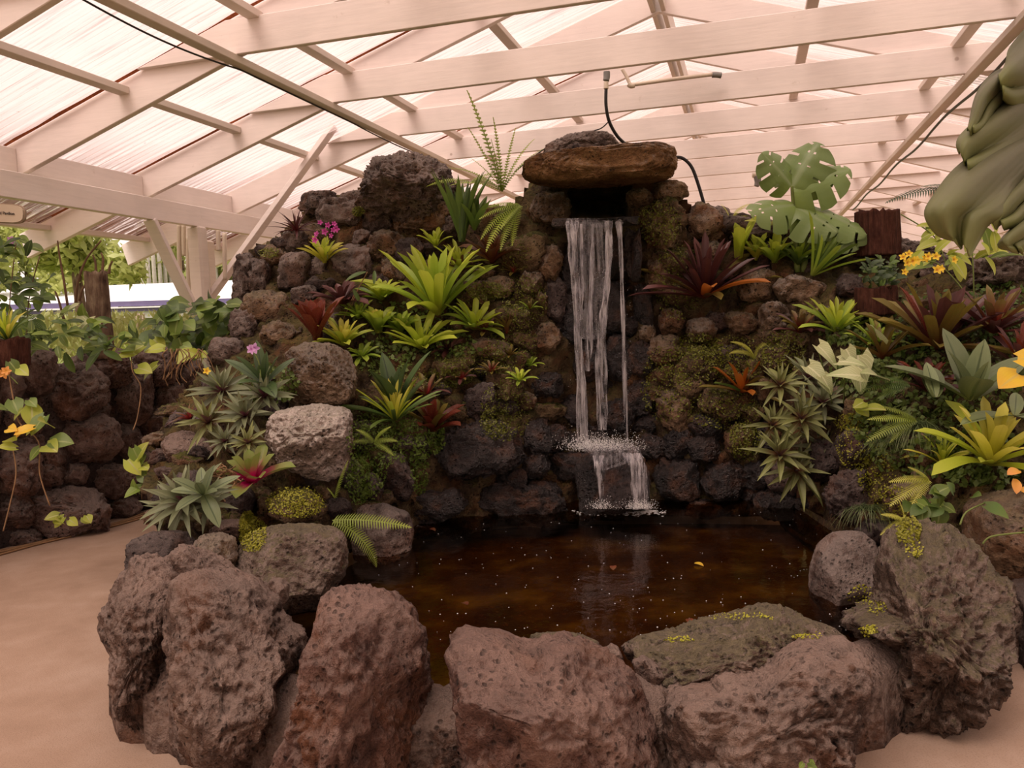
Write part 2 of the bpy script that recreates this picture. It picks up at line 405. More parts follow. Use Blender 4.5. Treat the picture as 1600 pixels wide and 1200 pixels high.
def boulder(name, poly_px, Y, depth, mat, parent=None, sub=5, amp=.10, seed=0, fscale=1., box=.62, lean=0., crag=.6, facets=9, front=True, fit=True, yb=.75):
    """a free-standing rock of real depth; its profile follows the rock seen in the photograph"""
    W3 = [atY(x, y, Y) for x, y in poly_px]; pl = [(p[0], p[2]) for p in W3]
    C = (np.min(pl, 0)+np.max(pl, 0))/2; ext_ = np.max(pl, 0)-np.min(pl, 0); ax = float(np.clip(ext_[0]/ext_[1], .5, 3.4)); sc_ = np.array([ax, 1.]); R = outline_R((np.array(pl)-C)/sc_, np.zeros(2))
    v, fs = ico(sub); x, y, z = v.T
    r = np.sqrt(x*x+z*z); a = np.arctan2(z, x)
    # smooth the outline a little
    da = np.array([-.12, -.06, 0, .06, .12]); rr = np.mean([R(a+d) for d in da], 0)
    size = float(np.mean(rr))*math.sqrt(ax)
    rad = r**box*rr*1.01
    yy = np.sign(y)*np.abs(y)**yb*depth
    P = np.stack([ax*rad*np.cos(a), yy+lean*rad*np.sin(a), rad*np.sin(a)], 1)
    rs = np.random.default_rng(seed*13+5); hn = np.array([1/max(size,1e-3)]*3)
    for _k in range(facets):
        n_ = rs.normal(size=3); n_[1] = -abs(n_[1])-.45 if front else n_[1]; n_ /= np.linalg.norm(n_)
        ext = float((P@n_).max()); lim = ext*rs.uniform(.66, .9)
        ex = np.maximum(0, P@n_-lim); P = P-n_[None, :]*(ex*.92)[:, None]
    q = P/size*1.3*fscale+seed*7.7
    n1 = fbm(q, 3, seed); n2 = fbm(q*2.1, 4, seed+5, True, .55); n3 = fbm(q*9, 3, seed+9, True, .6)
    n4 = fbm(q*22, 2, seed+13, True, .6)
    pit = np.clip(vnoise(q*5.5, seed+21)-.45, 0, 1)*1.3+np.clip(vnoise(q*13, seed+22)-.5, 0, 1)*.7
    d = amp*size*(n1*.8+crag*(n2-.3)*1.3+.85*crag*(n3-.2)+.2*n4*crag-pit*1.3)
    nrm = v/np.linalg.norm(v, axis=1)[:, None]*np.array([1/ax, 1/max(depth/size, .4), 1]); nrm /= np.linalg.norm(nrm, axis=1)[:, None]
    P = P+nrm*d[:, None]
    loc = np.array([C[0], Y, C[1]])
    if fit:
        pp_ = np.array(poly_px, float); pc = (pp_.min(0)+pp_.max(0))/2; Rt = outline_R((pp_-pc)/sc_, np.zeros(2)); nb = 40
        ca = (np.arange(nb)+.5)/nb*2*PI-PI; tgt = np.mean([Rt(ca+d_) for d_ in (-.05, 0, .05)], 0)
        for _it in range(3):
            D = P+loc-EYE; dz = D@_F; qx = 800+FPX*(D@_R)/dz-pc[0]; qy = 600-FPX*(D@_U)/dz-pc[1]
            an = np.arctan2(qy, qx/ax); rr_ = np.hypot(qx/ax, qy); bi = ((an+PI)/(2*PI)*nb).astype(int) % nb
            mx = np.full(nb, 1.); np.maximum.at(mx, bi, rr_); rt = np.clip(tgt/mx, .5, 1.8)
            rt = .5*rt+.25*(np.roll(rt, 1)+np.roll(rt, -1))
            f_ = ((an+PI)/(2*PI)*nb-.5) % nb; i0 = f_.astype(int) % nb; fr_ = f_-f_.astype(int); k_ = rt[i0]*(1-fr_)+rt[(i0+1) % nb]*fr_
            P = P+(((k_-1)*qx)[:, None]*_R[None]-((k_-1)*qy)[:, None]*_U[None])*(dz/FPX)[:, None]
    me = mesh(name, P, fs, True)
    o = link(name, me, MT[mat], parent); place(o, loc)
    ROCK_T.append((P+loc, fs))
    return o
def ell(cx, cy, w, h, n=9, jag=.13, seed=0, rot=0.):
    rd = random.Random(seed*131+int(cx)*7+int(cy)); out = []
    ph = rd.random()*6
    for k in range(n):
        a = 2*PI*k/n+ph+rd.uniform(-.18, .18); m = 1+rd.uniform(-jag, jag)
        ca, sa = math.cos(a), math.sin(a); p = .8
        x = abs(ca)**p*math.copysign(1, ca)*w/2*m; y = abs(sa)**p*math.copysign(1, sa)*h/2*m
        out.append((cx+x*math.cos(rot)-y*math.sin(rot), cy+x*math.sin(rot)+y*math.cos(rot)))
    return sorted(out, key=lambda p: math.atan2(p[1]-cy, p[0]-cx))
# --- rim boulders: every one a thing of its own
def rim(label, poly, Y, depth, mat='rim', **k):
    o = boulder('boulder', poly, Y, depth, mat, **k); return tag(o, label, 'boulder')
rim('long dark lava boulder at the left end of the pool rim, beside the path',
    [(145, 995), (156, 950), (179, 908), (205, 866), (250, 862), (285, 880), (300, 930), (300, 1010), (300, 1100), (310, 1190), (272, 1170), (227, 1155), (181, 1128), (169, 1079), (167, 1015)], 3.05, .34, 'rim', sub=6, seed=3, amp=.13)
rim('small dark boulder behind the long left rim boulder, under the grey-green rosettes',
    [(197, 848), (235, 830), (290, 826), (312, 850), (312, 900), (250, 930), (190, 910)], 3.75, .25, 'rock_dark', sub=5, seed=4)
rim('lumpy grey-topped rock wedged between the left rim boulders',
    [(250, 905), (255, 870), (285, 847), (315, 855), (350, 868), (370, 885), (372, 930), (330, 960), (262, 960)], 3.2, .26, 'rim', sub=5, seed=5, amp=.16)
rim('large pale-topped lava boulder, second from the left on the front rim',
    [(255, 930), (275, 893), (320, 884), (370, 886), (410, 903), (438, 930), (455, 962), (487, 990), (478, 1030), (455, 1075), (452, 1130), (430, 1170), (410, 1215), (330, 1225), (290, 1200), (272, 1150), (262, 1080), (250, 1000)], 2.78, .42, 'rim', sub=6, seed=6, amp=.12)
rim('small round knob of rock on the pool side of the second rim boulder',
    [(415, 915), (425, 903), (440, 902), (453, 912), (452, 935), (440, 950), (420, 940)], 3.05, .1, 'rim', sub=4, seed=7)
rim('rounded boulder with a reddish crown on the front rim',
    [(487, 985), (489, 945), (508, 920), (545, 911), (595, 912), (637, 932), (662, 968), (675, 1015), (678, 1070), (692, 1130), (690, 1280), (560, 1290), (415, 1285), (408, 1210), (440, 1135), (462, 1085), (466, 1030)], 2.52, .36, 'rim_red', sub=6, seed=8, amp=.11)
rim('thin stone standing in the gap right of the reddish boulder',
    [(680, 1085), (700, 1078), (716, 1095), (720, 1160), (718, 1290), (685, 1290), (684, 1180)], 2.62, .12, 'rim', sub=5, seed=9)
rim('big central boulder with a dark pit in its face, nearest the camera',
    [(690, 1015), (694, 992), (708, 978), (750, 969), (785, 976), (822, 992), (860, 985), (900, 988), (935, 1002), (975, 1032), (1000, 1056), (1008, 1085), (1030, 1130), (1032, 1290), (860, 1300), (712, 1290), (712, 1160), (700, 1080)], 2.42, .36, 'rim_red', sub=6, seed=11, amp=.10)
rim('knobbly crest rock behind the central boulder, at the water',
    [(825, 1000), (832, 988), (865, 986), (905, 988), (937, 1003), (945, 1030), (880, 1050), (830, 1035)], 2.75, .14, 'rim_moss', sub=5, seed=12, amp=.15)
rim('pebble-sized rock on the rim between the central and right boulders',
    [(945, 1012), (955, 1004), (966, 1010), (975, 1030), (965, 1045), (946, 1035)], 2.75, .05, 'rim', sub=4, seed=13)
rim('fist-sized pale rock set low between the central and right boulders',
    [(985, 1032), (1005, 1022), (1027, 1036), (1040, 1058), (1030, 1085), (1000, 1075)], 2.62, .08, 'rim', sub=4, seed=14)
rim('low mossy ledge boulder right of centre, sloping to the pool',
    [(965, 1012), (990, 992), (1040, 980), (1085, 966), (1135, 953), (1185, 940), (1228, 941), (1243, 957), (1290, 972), (1330, 1000), (1330, 1060), (1200, 1090), (1040, 1080), (1000, 1050)], 2.78, .3, 'rim_moss', sub=6, seed=15, amp=.13)
rim('broad brown-grey boulder on the front rim, right of the central one',
    [(1022, 1080), (1045, 1064), (1100, 1040), (1150, 1026), (1195, 1010), (1260, 985), (1320, 990), (1352, 1020), (1372, 1055), (1366, 1092), (1345, 1135), (1338, 1200), (1330, 1290), (1180, 1300), (1030, 1290), (1026, 1180)], 2.48, .36, 'rim', sub=6, seed=16, amp=.12)
rim('tall ribbed boulder with moss patches at the right end of the rim',
    [(1295, 972), (1330, 945), (1362, 905), (1366, 850), (1393, 816), (1430, 805), (1480, 814), (1522, 842), (1562, 888), (1590, 912), (1596, 960), (1590, 1050), (1574, 1102), (1530, 1142), (1450, 1168), (1400, 1155), (1352, 1130), (1372, 1060), (1340, 1008)], 2.98, .5, 'rim_moss', sub=6, seed=17, amp=.15, crag=.8)
rim('smooth water-stained boulder standing in the right side of the pool',
    [(1264, 885), (1275, 850), (1300, 830), (1345, 828), (1372, 850), (1380, 900), (1370, 960), (1300, 975), (1262, 930)], 3.65, .22, 'rock', sub=5, seed=18, amp=.06)
rim('brown boulder behind the right rim boulder at the frame edge',
    [(1500, 790), (1540, 765), (1600, 760), (1660, 780), (1690, 850), (1680, 950), (1590, 960), (1520, 900), (1495, 840)], 3.6, .4, 'rock_brown', sub=5, seed=19)
rim('dark shaded boulder low behind the tall ribbed one, right edge',
    [(1570, 900), (1620, 880), (1680, 900), (1690, 1040), (1640, 1090), (1580, 1080), (1560, 1000)], 3.35, .3, 'rock_dark', sub=5, seed=20)
rim('grey boulder with white lichen blotches on the left pool edge, below the fern',
    [(365, 870), (376, 845), (400, 828), (440, 817), (500, 816), (535, 826), (546, 850), (545, 890), (520, 930), (500, 955), (440, 965), (390, 940), (366, 905)], 3.75, .34, 'rim_moss', sub=6, seed=21, amp=.07)
rim('half-sunken smooth boulder in the pool behind the arching fern',
    [(548, 820), (560, 790), (600, 785), (640, 800), (648, 830), (640, 870), (590, 890), (550, 875)], 4.65, .25, 'rock', sub=5, seed=22, amp=.05)
rim('rounded hummock of bright green moss on a stone by the left pool edge',
    [(417, 805), (425, 780), (445, 764), (480, 762), (502, 778), (508, 800), (495, 815), (450, 822)], 4.15, .2, 'rock_moss', sub=5, seed=23, amp=.1)
rim('tan porous rock beside the white-blotched boulder',
    [(300, 850), (315, 835), (345, 830), (368, 838), (376, 870), (360, 900), (320, 890)], 3.7, .15, 'rock_tan', sub=5, seed=24, amp=.16)
rim('flat purple-grey rock between the tan rock and the grey-green rosettes',
    [(325, 830), (345, 812), (378, 810), (390, 825), (385, 845), (350, 850), (330, 845)], 4.0, .14, 'rim', sub=4, seed=25)
rim('pale lichen-covered boulder standing out on the left bank',
    [(411, 680), (417, 655), (432, 640), (465, 634), (500, 629), (535, 633), (554, 645), (553, 690), (546, 735), (520, 753), (488, 752), (440, 732), (416, 710)], 4.45, .3, 'lichen', sub=6, seed=26, amp=.09)
rim('beige pitted boulder above the pale lichen boulder',
    [(440, 595), (447, 570), (440, 556), (455, 542), (480, 533), (520, 536), (547, 550), (560, 585), (557, 618), (540, 633), (500, 636), (465, 630), (448, 612)], 4.95, .32, 'rock_tan', sub=6, seed=27, amp=.11)
rim('low flat grey boulder in front of the dry-stone wall',
    [(249, 695), (262, 678), (290, 671), (325, 680), (358, 690), (362, 715), (345, 735), (300, 740), (262, 725)], 4.9, .25, 'rim', sub=5, seed=28, amp=.07)
rim('craggy dark lava peak on top of the left shoulder of the rockwork',
    [(552, 320), (562, 290), (570, 262), (582, 240), (602, 244), (625, 234), (650, 236), (680, 246), (705, 262), (715, 300), (705, 345), (640, 360), (580, 350)], 6.5, .5, 'rock', sub=6, seed=31, amp=.17, crag=.7, box=.5, facets=5)
rim('ochre capstone slab laid across the mouth of the waterfall',
    [(814, 275), (818, 252), (836, 240), (880, 232), (940, 226), (985, 221), (1048, 221), (1061, 238), (1060, 258), (1050, 280), (1020, 287), (965, 293), (900, 297), (850, 292), (822, 285)], 5.75, .45, 'slab', sub=6, seed=30, amp=.06, crag=.9, box=.22, facets=2, yb=.35)
rim('upper rock lying behind the ochre capstone',
    [(842, 245), (855, 224), (888, 208), (925, 203), (955, 206), (968, 224), (965, 245), (900, 250)], 6.1, .3, 'rock', sub=5, seed=31, amp=.14)
rim('small knob stone resting on the capstone',
    [(893, 232), (896, 224), (904, 223), (909, 230), (906, 238), (896, 238)], 5.6, .035, 'rock_dark', sub=3, seed=32)
# --- rockwork: depth of the slope by surveyed points
CP = [(330, 560, 5.7), (300, 620, 5.3), (250, 700, 5.0), (370, 480, 6.1), (375, 400, 6.3), (460, 350, 6.4), (500, 320, 6.5), (600, 250, 6.7), (700, 260, 6.7), (560, 400, 6.2), (450, 450, 6.1),
      (420, 540, 5.6), (500, 560, 5.35), (600, 480, 5.95), (700, 420, 6.1), (640, 560, 5.6), (700, 620, 5.45), (560, 650, 5.1), (480, 680, 4.8), (560, 740, 4.9), (620, 760, 5.0), (700, 700, 5.3), (760, 660, 5.45), (700, 800, 5.3), (640, 810, 5.1),
      (400, 620, 5.1), (340, 680, 4.85), (300, 740, 4.4), (260, 800, 4.1), (330, 800, 4.2), (400, 780, 4.35), (450, 740, 4.5), (500, 790, 4.5), (560, 800, 4.75), (380, 850, 4.0), (300, 860, 3.85),
      (800, 560, 5.7), (780, 400, 6.0), (800, 300, 6.2), (860, 420, 5.85), (860, 560, 5.8), (840, 700, 5.6), (900, 760, 5.65), (900, 820, 5.6), (930, 450, 6.05), (930, 600, 6.0), (990, 450, 6.0), (980, 620, 5.9), (940, 700, 5.85), (1040, 400, 5.85), (1050, 560, 5.8), (1060, 700, 5.65), (1060, 790, 5.55),
      (1040, 310, 5.95), (1120, 350, 6.1), (1150, 450, 5.8), (1150, 560, 5.6), (1150, 700, 5.5), (1160, 790, 5.45), (1250, 350, 6.0), (1250, 450, 5.6), (1250, 560, 5.25), (1260, 680, 5.1), (1280, 780, 5.3), (1350, 370, 6.1), (1400, 390, 5.9), (1500, 390, 5.8), (1600, 400, 5.4), (1350, 470, 5.3), (1450, 470, 5.0), (1560, 480, 4.8),
      (1350, 560, 4.75), (1340, 640, 4.5), (1325, 720, 4.4), (1315, 800, 4.3), (1330, 860, 4.2), (1450, 560, 4.5), (1450, 640, 4.25), (1420, 720, 4.05), (1420, 800, 3.9), (1550, 600, 4.25), (1550, 700, 3.95), (1600, 760, 3.8), (1640, 600, 4.2), (1640, 900, 3.6), (1500, 860, 3.7)]
_c = np.array(CP, float); _xy = _c[:, :2]/100
_D = np.linalg.norm(_xy[:, None]-_xy[None], axis=2); _A = np.block([[_D+np.eye(len(CP))*.02*-1, np.ones((len(CP), 1))], [np.ones((1, len(CP))), np.zeros((1, 1))]])
_w = np.linalg.solve(_A, np.append(_c[:, 2], 0))
def depth(px, py):
    d = np.hypot(_xy[:, 0]-px/100, _xy[:, 1]-py/100); return float(d@_w[:-1]+_w[-1])
SIL = [(236, 800), (228, 760), (238, 690), (262, 640), (330, 570), (366, 480), (368, 405), (420, 378), (455, 350), (500, 312), (555, 300), (580, 262), (630, 250), (700, 262), (745, 335), (812, 305), (822, 285), (1055, 285), (1075, 318), (1120, 330), (1190, 350), (1340, 378), (1400, 378), (1500, 388), (1640, 398),
       (1700, 400), (1700, 980), (1420, 960), (1330, 930), (1305, 870), (1300, 825), (1260, 812), (1040, 810), (870, 818), (740, 830), (640, 838), (560, 860), (480, 900), (380, 900), (300, 900)]
def inpoly(x, y, P):
    c = False; n = len(P)
    for i in range(n):
        x1, y1 = P[i]; x2, y2 = P[(i+1) % n]
        if (y1 > y) != (y2 > y) and x < (x2-x1)*(y-y1)/(y2-y1)+x1: c = not c
    return c
HOLE = [(884, 296), (986, 290), (988, 318), (972, 342), (900, 342), (888, 325)]
rw = thing('waterfall_rockwork', 'tall lava-rock bank of fitted stones behind and around the pool', 'rockwork', (0, 5.6, 0))
def adopt(o):
    o.parent = rw; o.matrix_parent_inverse = Matrix.Translation((0, -5.6, 0)); return o
# soil core behind the stones
def core():
    g = 7; xs = list(range(224, 1702, g)); ys = list(range(232, 990, g)); idx = {}; vs = []; fs = []
    for j, y in enumerate(ys):
        for i, x in enumerate(xs):
            if inpoly(x, y, SIL) and not (1080 < x < 1700 and not inpoly(x, y-14, SIL)):
                Y = depth(x, y)+.13
                if inpoly(x, y, HOLE): Y += .9
                Y += .05*math.sin(x*.13)*math.cos(y*.11)
                idx[(i, j)] = len(vs); p = atY(x, y, Y); p[2] = max(p[2], -.02); vs.append(p)
    A_ = np.array(vs); dn = .10*fbm(A_*9, 4, 77, True, .6)+.07*fbm(A_*3, 2, 78); A_[:, 1] -= dn+.03; A_[:, 2] += dn*.3; vs = [a_ for a_ in A_]
    n = len(vs)
    for p in list(vs): q = p.copy(); q[1] += 1.1; q[2] -= .03; vs.append(q)
    F = set()
    for (i, j) in idx:
        k = [(i, j), (i+1, j), (i+1, j+1), (i, j+1)]
        if all(a in idx for a in k): F.add(tuple(idx[a] for a in k))
    edges = {}
    for f in F:
        fs.append(f[::-1]); fs.append(tuple(a+n for a in f))
        for a in range(4):
            e = (f[a], f[(a+1) % 4]); edges[e] = 1
    for (a, b) in list(edges):
        if (b, a) not in edges: fs.append((a, b, b+n, a+n))
    return vs, fs
cvs, cfs = core()
adopt(link('soil_core', mesh('soil_core', cvs, cfs, True), MT['soil']))
ROCK_T.append((np.array(cvs), cfs))
ST = []   # (cx,cy,w,h,mat)
def S(m, *a):
    for q in a: ST.append(q+(m,))
S('rock', (380, 438, 34, 92), (405, 432, 40, 58), (462, 427, 60, 68), (385, 507, 54, 50), (463, 378, 48, 38), (533, 335, 70, 60), (498, 318, 62, 46), (591, 342, 54, 50), (355, 551, 62, 52), (382, 514, 44, 46), (703, 355, 40, 36), (566, 372, 30, 28), (475, 463, 44, 34), (552, 312, 44, 30), (552, 412, 68, 68), (1400, 398, 160, 54), (1570, 430, 120, 76), (1150, 352, 96, 40), (1480, 420, 80, 50))
S('rock', (1180, 362, 80, 40), (1245, 376, 80, 40), (1305, 386, 80, 40), (1120, 345, 60, 50))
S('rock_dark', (436, 382, 30, 24), (410, 392, 26, 20), (582, 305, 34, 30), (640, 395, 50, 50), (870, 470, 40, 70), (985, 395, 26, 80), (640, 700, 60, 50), (577, 762, 44, 44), (618, 745, 54, 74), (545, 745, 44, 62), (525, 793, 56, 30), (374, 783, 50, 50), (752, 630, 52, 68), (565, 680, 42, 48), (430, 640, 40, 40), (1290, 720, 60, 70), (1270, 770, 70, 60), (1340, 700, 76, 64), (1330, 775, 84, 84), (1325, 450, 50, 46), (300, 760, 60, 50), (260, 780, 50, 50), (1230, 745, 60, 60), (1370, 840, 70, 60))
S('rock_brown', (416, 487, 84, 62), (605, 389, 62, 56), (438, 523, 68, 44), (665, 345, 110, 60), (780, 448, 46, 36), (765, 546, 76, 38), (742, 465, 64, 50), (755, 430, 36, 30), (818, 627, 38, 32), (855, 530, 40, 48), (860, 410, 40, 60), (1185, 447, 66, 56), (1100, 355, 62, 74), (1160, 505, 58, 36), (1047, 502, 42, 44), (1040, 545, 62, 48), (1110, 392, 40, 36), (1000, 310, 46, 34), (1045, 300, 58, 38), (1055, 640, 56, 74), (1060, 450, 60, 50), (1030, 430, 50, 60), (1440, 700, 70, 60), (1420, 780, 80, 60))
S('rock_tan', (860, 328, 62, 60), (1252, 455, 80, 46), (1208, 498, 52, 50), (1096, 515, 46, 42), (830, 440, 40, 40), (1010, 520, 30, 30))
S('rock_moss', (825, 395, 76, 66), (1036, 357, 80, 94), (1050, 410, 60, 50), (1090, 570, 70, 60), (1130, 630, 70, 50), (1080, 600, 60, 50), (700, 580, 60, 44), (790, 600, 60, 50), (720, 560, 50, 36), (610, 620, 70, 50), (640, 670, 60, 40), (800, 500, 60, 50), (1155, 690, 50, 50), (1210, 560, 60, 50), (1350, 640, 60, 50))
S('rock_wet', (742, 706, 140, 94), (801, 749, 50, 36), (838, 729, 44, 44), (867, 684, 46, 48), (838, 685, 52, 60), (810, 788, 136, 66), (893, 727, 76, 48), (1018, 699, 44, 40), (1058, 752, 72, 82), (1107, 668, 56, 44), (1102, 702, 50, 42), (1057, 695, 52, 46), (1130, 750, 66, 70), (1182, 742, 56, 46), (685, 790, 86, 52), (855, 602, 50, 44), (900, 640, 44, 50), (920, 560, 50, 70), (950, 480, 60, 90), (900, 420, 44, 90), (960, 400, 50, 70), (970, 560, 50, 80), (1000, 620, 50, 60), (960, 650, 60, 60), (930, 690, 50, 40), (890, 500, 40, 80), (1005, 480, 34, 80), (1000, 560, 40, 60), (850, 775, 60, 50), (1215, 790, 80, 50), (1270, 790, 60, 40), (1100, 795, 60, 34))
n_st = 0
for k, (cx, cy, w, h, m) in enumerate(ST):
    s_ = depth(cx, cy); pxm = s_/FPX; dd = max(.06, .5*min(w, h)*pxm*1.1)
    big = w*h > 2600
    adopt(boulder('stone', ell(cx, cy, w*1.06, h*1.06, seed=k, rot=random.uniform(-.15, .15)), s_+dd*.25, dd, m, sub=5 if w*h > 6000 else 4, amp=.19, seed=k+40, crag=.9, facets=12, front=False, box=.66))
    n_st += 1
# filler stones between the larger ones
fill = []
for y in range(260, 900, 27):
    for x in range(230, 1690, 30):
        fx = x+random.uniform(-9, 9)+(15 if (y//27) % 2 else 0); fy = y+random.uniform(-7, 7)
        if not inpoly(fx, fy, SIL) or not inpoly(fx, fy-10, SIL) or inpoly(fx, fy+6, HOLE) or inpoly(fx, fy-14, HOLE): continue
        if 870 < fx < 1000 and 290 < fy < 420: continue
        if fx > 1480 and fy > 620: continue
        if any(((fx-c[0])/(c[2]*.55))**2+((fy-c[1])/(c[3]*.55))**2 < 1 for c in ST): continue
        fill.append((fx, fy))
random.shuffle(fill)
fill = fill[:290-n_st]
for k, (x, y) in enumerate(fill):
    w = random.uniform(34, 66); h = random.uniform(26, 48); s_ = depth(x, y); dd = .5*h*s_/FPX*1.2
    m = 'rock_wet' if (y > 650 and 660 < x < 1240) or (870 < x < 1010) else random.choice(['rock_moss', 'rock_moss', 'rock_brown', 'rock_dark'] if x > 560 or y > 560 else ['rock', 'rock_dark', 'rock_brown'])
    adopt(boulder('stone', ell(x, y, w, h, seed=k+500, jag=.26), s_+.1, dd, m, sub=4 if x < 1300 else 3, amp=.2, seed=k+300, crag=.9, facets=12, front=False, box=.66))
# wet lip slab the water runs over, and the splash boulder below it
adopt(boulder('lip_stone', [(860, 350), (866, 338), (900, 342), (960, 342), (985, 334), (998, 338), (998, 352), (960, 356), (900, 357), (866, 358)], 5.72, .18, 'rock_wet', sub=5, seed=90, amp=.05))
adopt(boulder('cave_stone', [(988, 380), (1000, 350), (1004, 400), (1000, 440), (985, 440)], 5.8, .12, 'rock_wet', sub=4, seed=92, amp=.12))
tag(boulder('boulder', [(896, 730), (915, 702), (945, 690), (985, 694), (1008, 715), (1018, 750), (1015, 800), (960, 812), (905, 805)], 5.35, .26, 'rock_wet', sub=6, seed=91, amp=.07),
    'wet black boulder in the pool that the falling water breaks over', 'boulder')
# anchoring
_V = []; _Fc = []; off = 0
for v, f in ROCK_T:
    _V.append(v); _Fc += [tuple(a+off for a in q) for q in f]; off += len(v)
BVH = BVHTree.FromPolygons([Vector(p) for p in np.concatenate(_V)], _Fc)
def hit(px, py, default=None):
    d = Vector(ray(px, py)).normalized(); h = BVH.ray_cast(Vector(EYE), d)
    if h[0] is None:
        return np.array(atY(px, py, default if default else depth(px, py))), np.array([0, -.5, .8])
    n = np.array(h[1]); 
    if n@np.array(d) > 0: n = -n
    return np.array(h[0]), n
# --- mortar bed between rim boulders
def bed():
    pts = [(235, 900), (225, 1080), (330, 1110), (480, 1150), (620, 1150), (850, 1150), (1050, 1150), (1250, 1130), (1430, 1030), (1550, 960)]
    D = [3.5, 3.05, 2.85, 2.65, 2.6, 2.55, 2.6, 2.65, 3.0, 3.4]
    c = [atY(p[0], p[1], d) for p, d in zip(pts, D)]
    c = [np.array([p[0], p[1], 0]) for p in c]; vs = []; fs = []; q = []
    for i in range(len(c)-1):
        for k in range(8): q.append(c[i]+(c[i+1]-c[i])*k/8)
    q.append(c[-1])
    for i, p in enumerate(q):
        d = q[min(i+1, len(q)-1)]-q[max(i-1, 0)]; d /= np.linalg.norm(d); s = np.array([-d[1], d[0], 0])
        for a, z in ((-.13, -.02), (-.12, .22), (0, .31), (.14, .24), (.2, -.02)):
            r = .02*math.sin(i*1.9+z*30); vs.append(p+s*(a+r)+np.array([0, 0, z+r]))
    for i in range(len(q)-1):
        for k in range(4): fs.append((i*5+k, i*5+k+1, i*5+k+6, i*5+k+5))
    return vs, fs
b1, b2 = bed()
tag(link('mortar_bed', mesh('mortar_bed', b1, b2), MT['rim']), 'rough mortar bed filling the joints between the front rim boulders', 'mortar')
# ------------------------------------------------------------------ left dry-stone wall
wl = struct('wall_left')
WA = atZ(0, 862, 0); WB = atZ(240, 797, 0)
wd = (WB-WA); wd /= np.linalg.norm(wd); wn = np.array([wd[1], -wd[0], 0])
def wallY(px, py):
    d = ray(px, py); t = ((WA-EYE)@wn)/(d@wn); return (EYE+d*t)[1]
WST = [(57, 580, 62, 70), (112, 612, 100, 84), (160, 575, 88, 56), (246, 574, 66, 62), (208, 618, 62, 86), (263, 619, 52, 42), (242, 660, 64, 62), (136, 687, 94, 76), (80, 712, 40, 30), (80, 742, 42, 34), (22, 732, 78, 82), (117, 740, 40, 34), (176, 752, 72, 54), (85, 802, 156, 76), (188, 792, 56, 34), (28, 655, 70, 60), (10, 605, 52, 46), (200, 692, 44, 54), (226, 722, 54, 50), (242, 765, 64, 50), (-30, 640, 60, 120), (-35, 760, 60, 110), (-20, 570, 60, 70), (20, 800, 60, 60), (290, 590, 50, 60), (300, 640, 60, 60), (290, 700, 60, 60), (150, 640, 40, 30), (50, 690, 40, 30), (40, 840, 50, 30), (330, 600, 50, 50), (280, 560, 46, 40)]
WST += [(x_+(i_ % 2)*30, y_, 92, 84) for i_, y_ in enumerate((580, 655, 730, 810, 880)) for x_ in range(-110, -520, -80)]   # the wall goes on to the left
for k, (cx, cy, w, h) in enumerate(WST):
    Y = wallY(cx, cy); dd = .5*min(w, h)*Y/FPX
    o = boulder('stone', ell(cx, cy, w*1.2, h*1.2, seed=k+900, jag=.09), Y+.08, max(dd, .14), 'rock_wall', sub=5 if w*h > 3500 else 4, amp=.13, seed=k+700, crag=.8, box=.65)
    o.parent = wl
vs, fs = boxpts(WA-wd*3-wn*-.0+np.array([0, .56, 0]), WB+wd*1.0+np.array([0, .56, 0]), .35, 2.2)
link('wall_core', mesh('wall_core', vs, fs, False), MT['rock_dark'], wl)
# ------------------------------------------------------------------ pool water
def watermat():
    m, t, out = nt('pool_water'); v = coords(t, rand=False)
    n = noise(t, v, 6, 3, .5, .3); n2 = noise(t, v, 26, 2)
    h = mth(t, 'ADD', n, mth(t, 'MULTIPLY', n2, .25))
    b = nd(t, 'ShaderNodeBump'); b.inputs['Strength'].default_value = .22; b.inputs['Distance'].default_value = .02; t.links.new(h, b.inputs['Height'])
    g = nd(t, 'ShaderNodeBsdfGlossy'); g.inputs['Roughness'].default_value = .06; g.inputs[0].default_value = (.9, .85, .8, 1); t.links.new(b.outputs[0], g.inputs['Normal'])
    tr = nd(t, 'ShaderNodeBsdfTransparent'); tr.inputs[0].default_value = (.62, .42, .24, 1)
    f = nd(t, 'ShaderNodeFresnel'); f.inputs[0].default_value = 1.33; t.links.new(b.outputs[0], f.inputs['Normal'])
    mx = nd(t, 'ShaderNodeMixShader'); t.links.new(mth(t, 'MULTIPLY', f.outputs[0], 1.0), mx.inputs[0]); t.links.new(tr.outputs[0], mx.inputs[1]); t.links.new(g.outputs[0], mx.inputs[2])
    t.links.new(mx.outputs[0], out.inputs[0]); return m
ZW = .2
PO = [(395, 960), (400, 900), (520, 850), (600, 812), (700, 790), (900, 780), (1100, 778), (1290, 780), (1400, 850), (1400, 930), (1330, 1010), (1200, 1040), (1000, 1090), (800, 1090), (600, 1060), (480, 1020)]
pv = [atZ(x, y, ZW) for x, y in PO]
def fan(P, z):
    c = np.mean(P, 0); c[2] = z; vs = [c]+[np.array([p[0], p[1], z]) for p in P]
    n = len(P); return vs, [(0, (i+1) % n+1, i+1) for i in range(n)]
a, b = fan(pv, ZW)
tag(link('pool_water', mesh('pool_water', a, b, False), watermat()), 'still dark brown water filling the rock-rimmed pool', 'water')
def mudmat():
    m, t, out = nt('pool_mud'); v = coords(t, rand=False)
    c = ramp(t, noise(t, v, 2.2, 4), [(.38, (.035, .018, .008)), (.52, (.07, .042, .015)), (.68, (.17, .14, .03))])
    d = ramp(t, noise(t, v, 40, 2), [(.62, (0, 0, 0)), (.7, (1, 1, 1))])
    c = mixc(t, mth(t, 'MULTIPLY', d, .4), c, (.22, .09, .04)); principled(t, out, c, .9, .1); return m
a, b = fan(pv, .015)
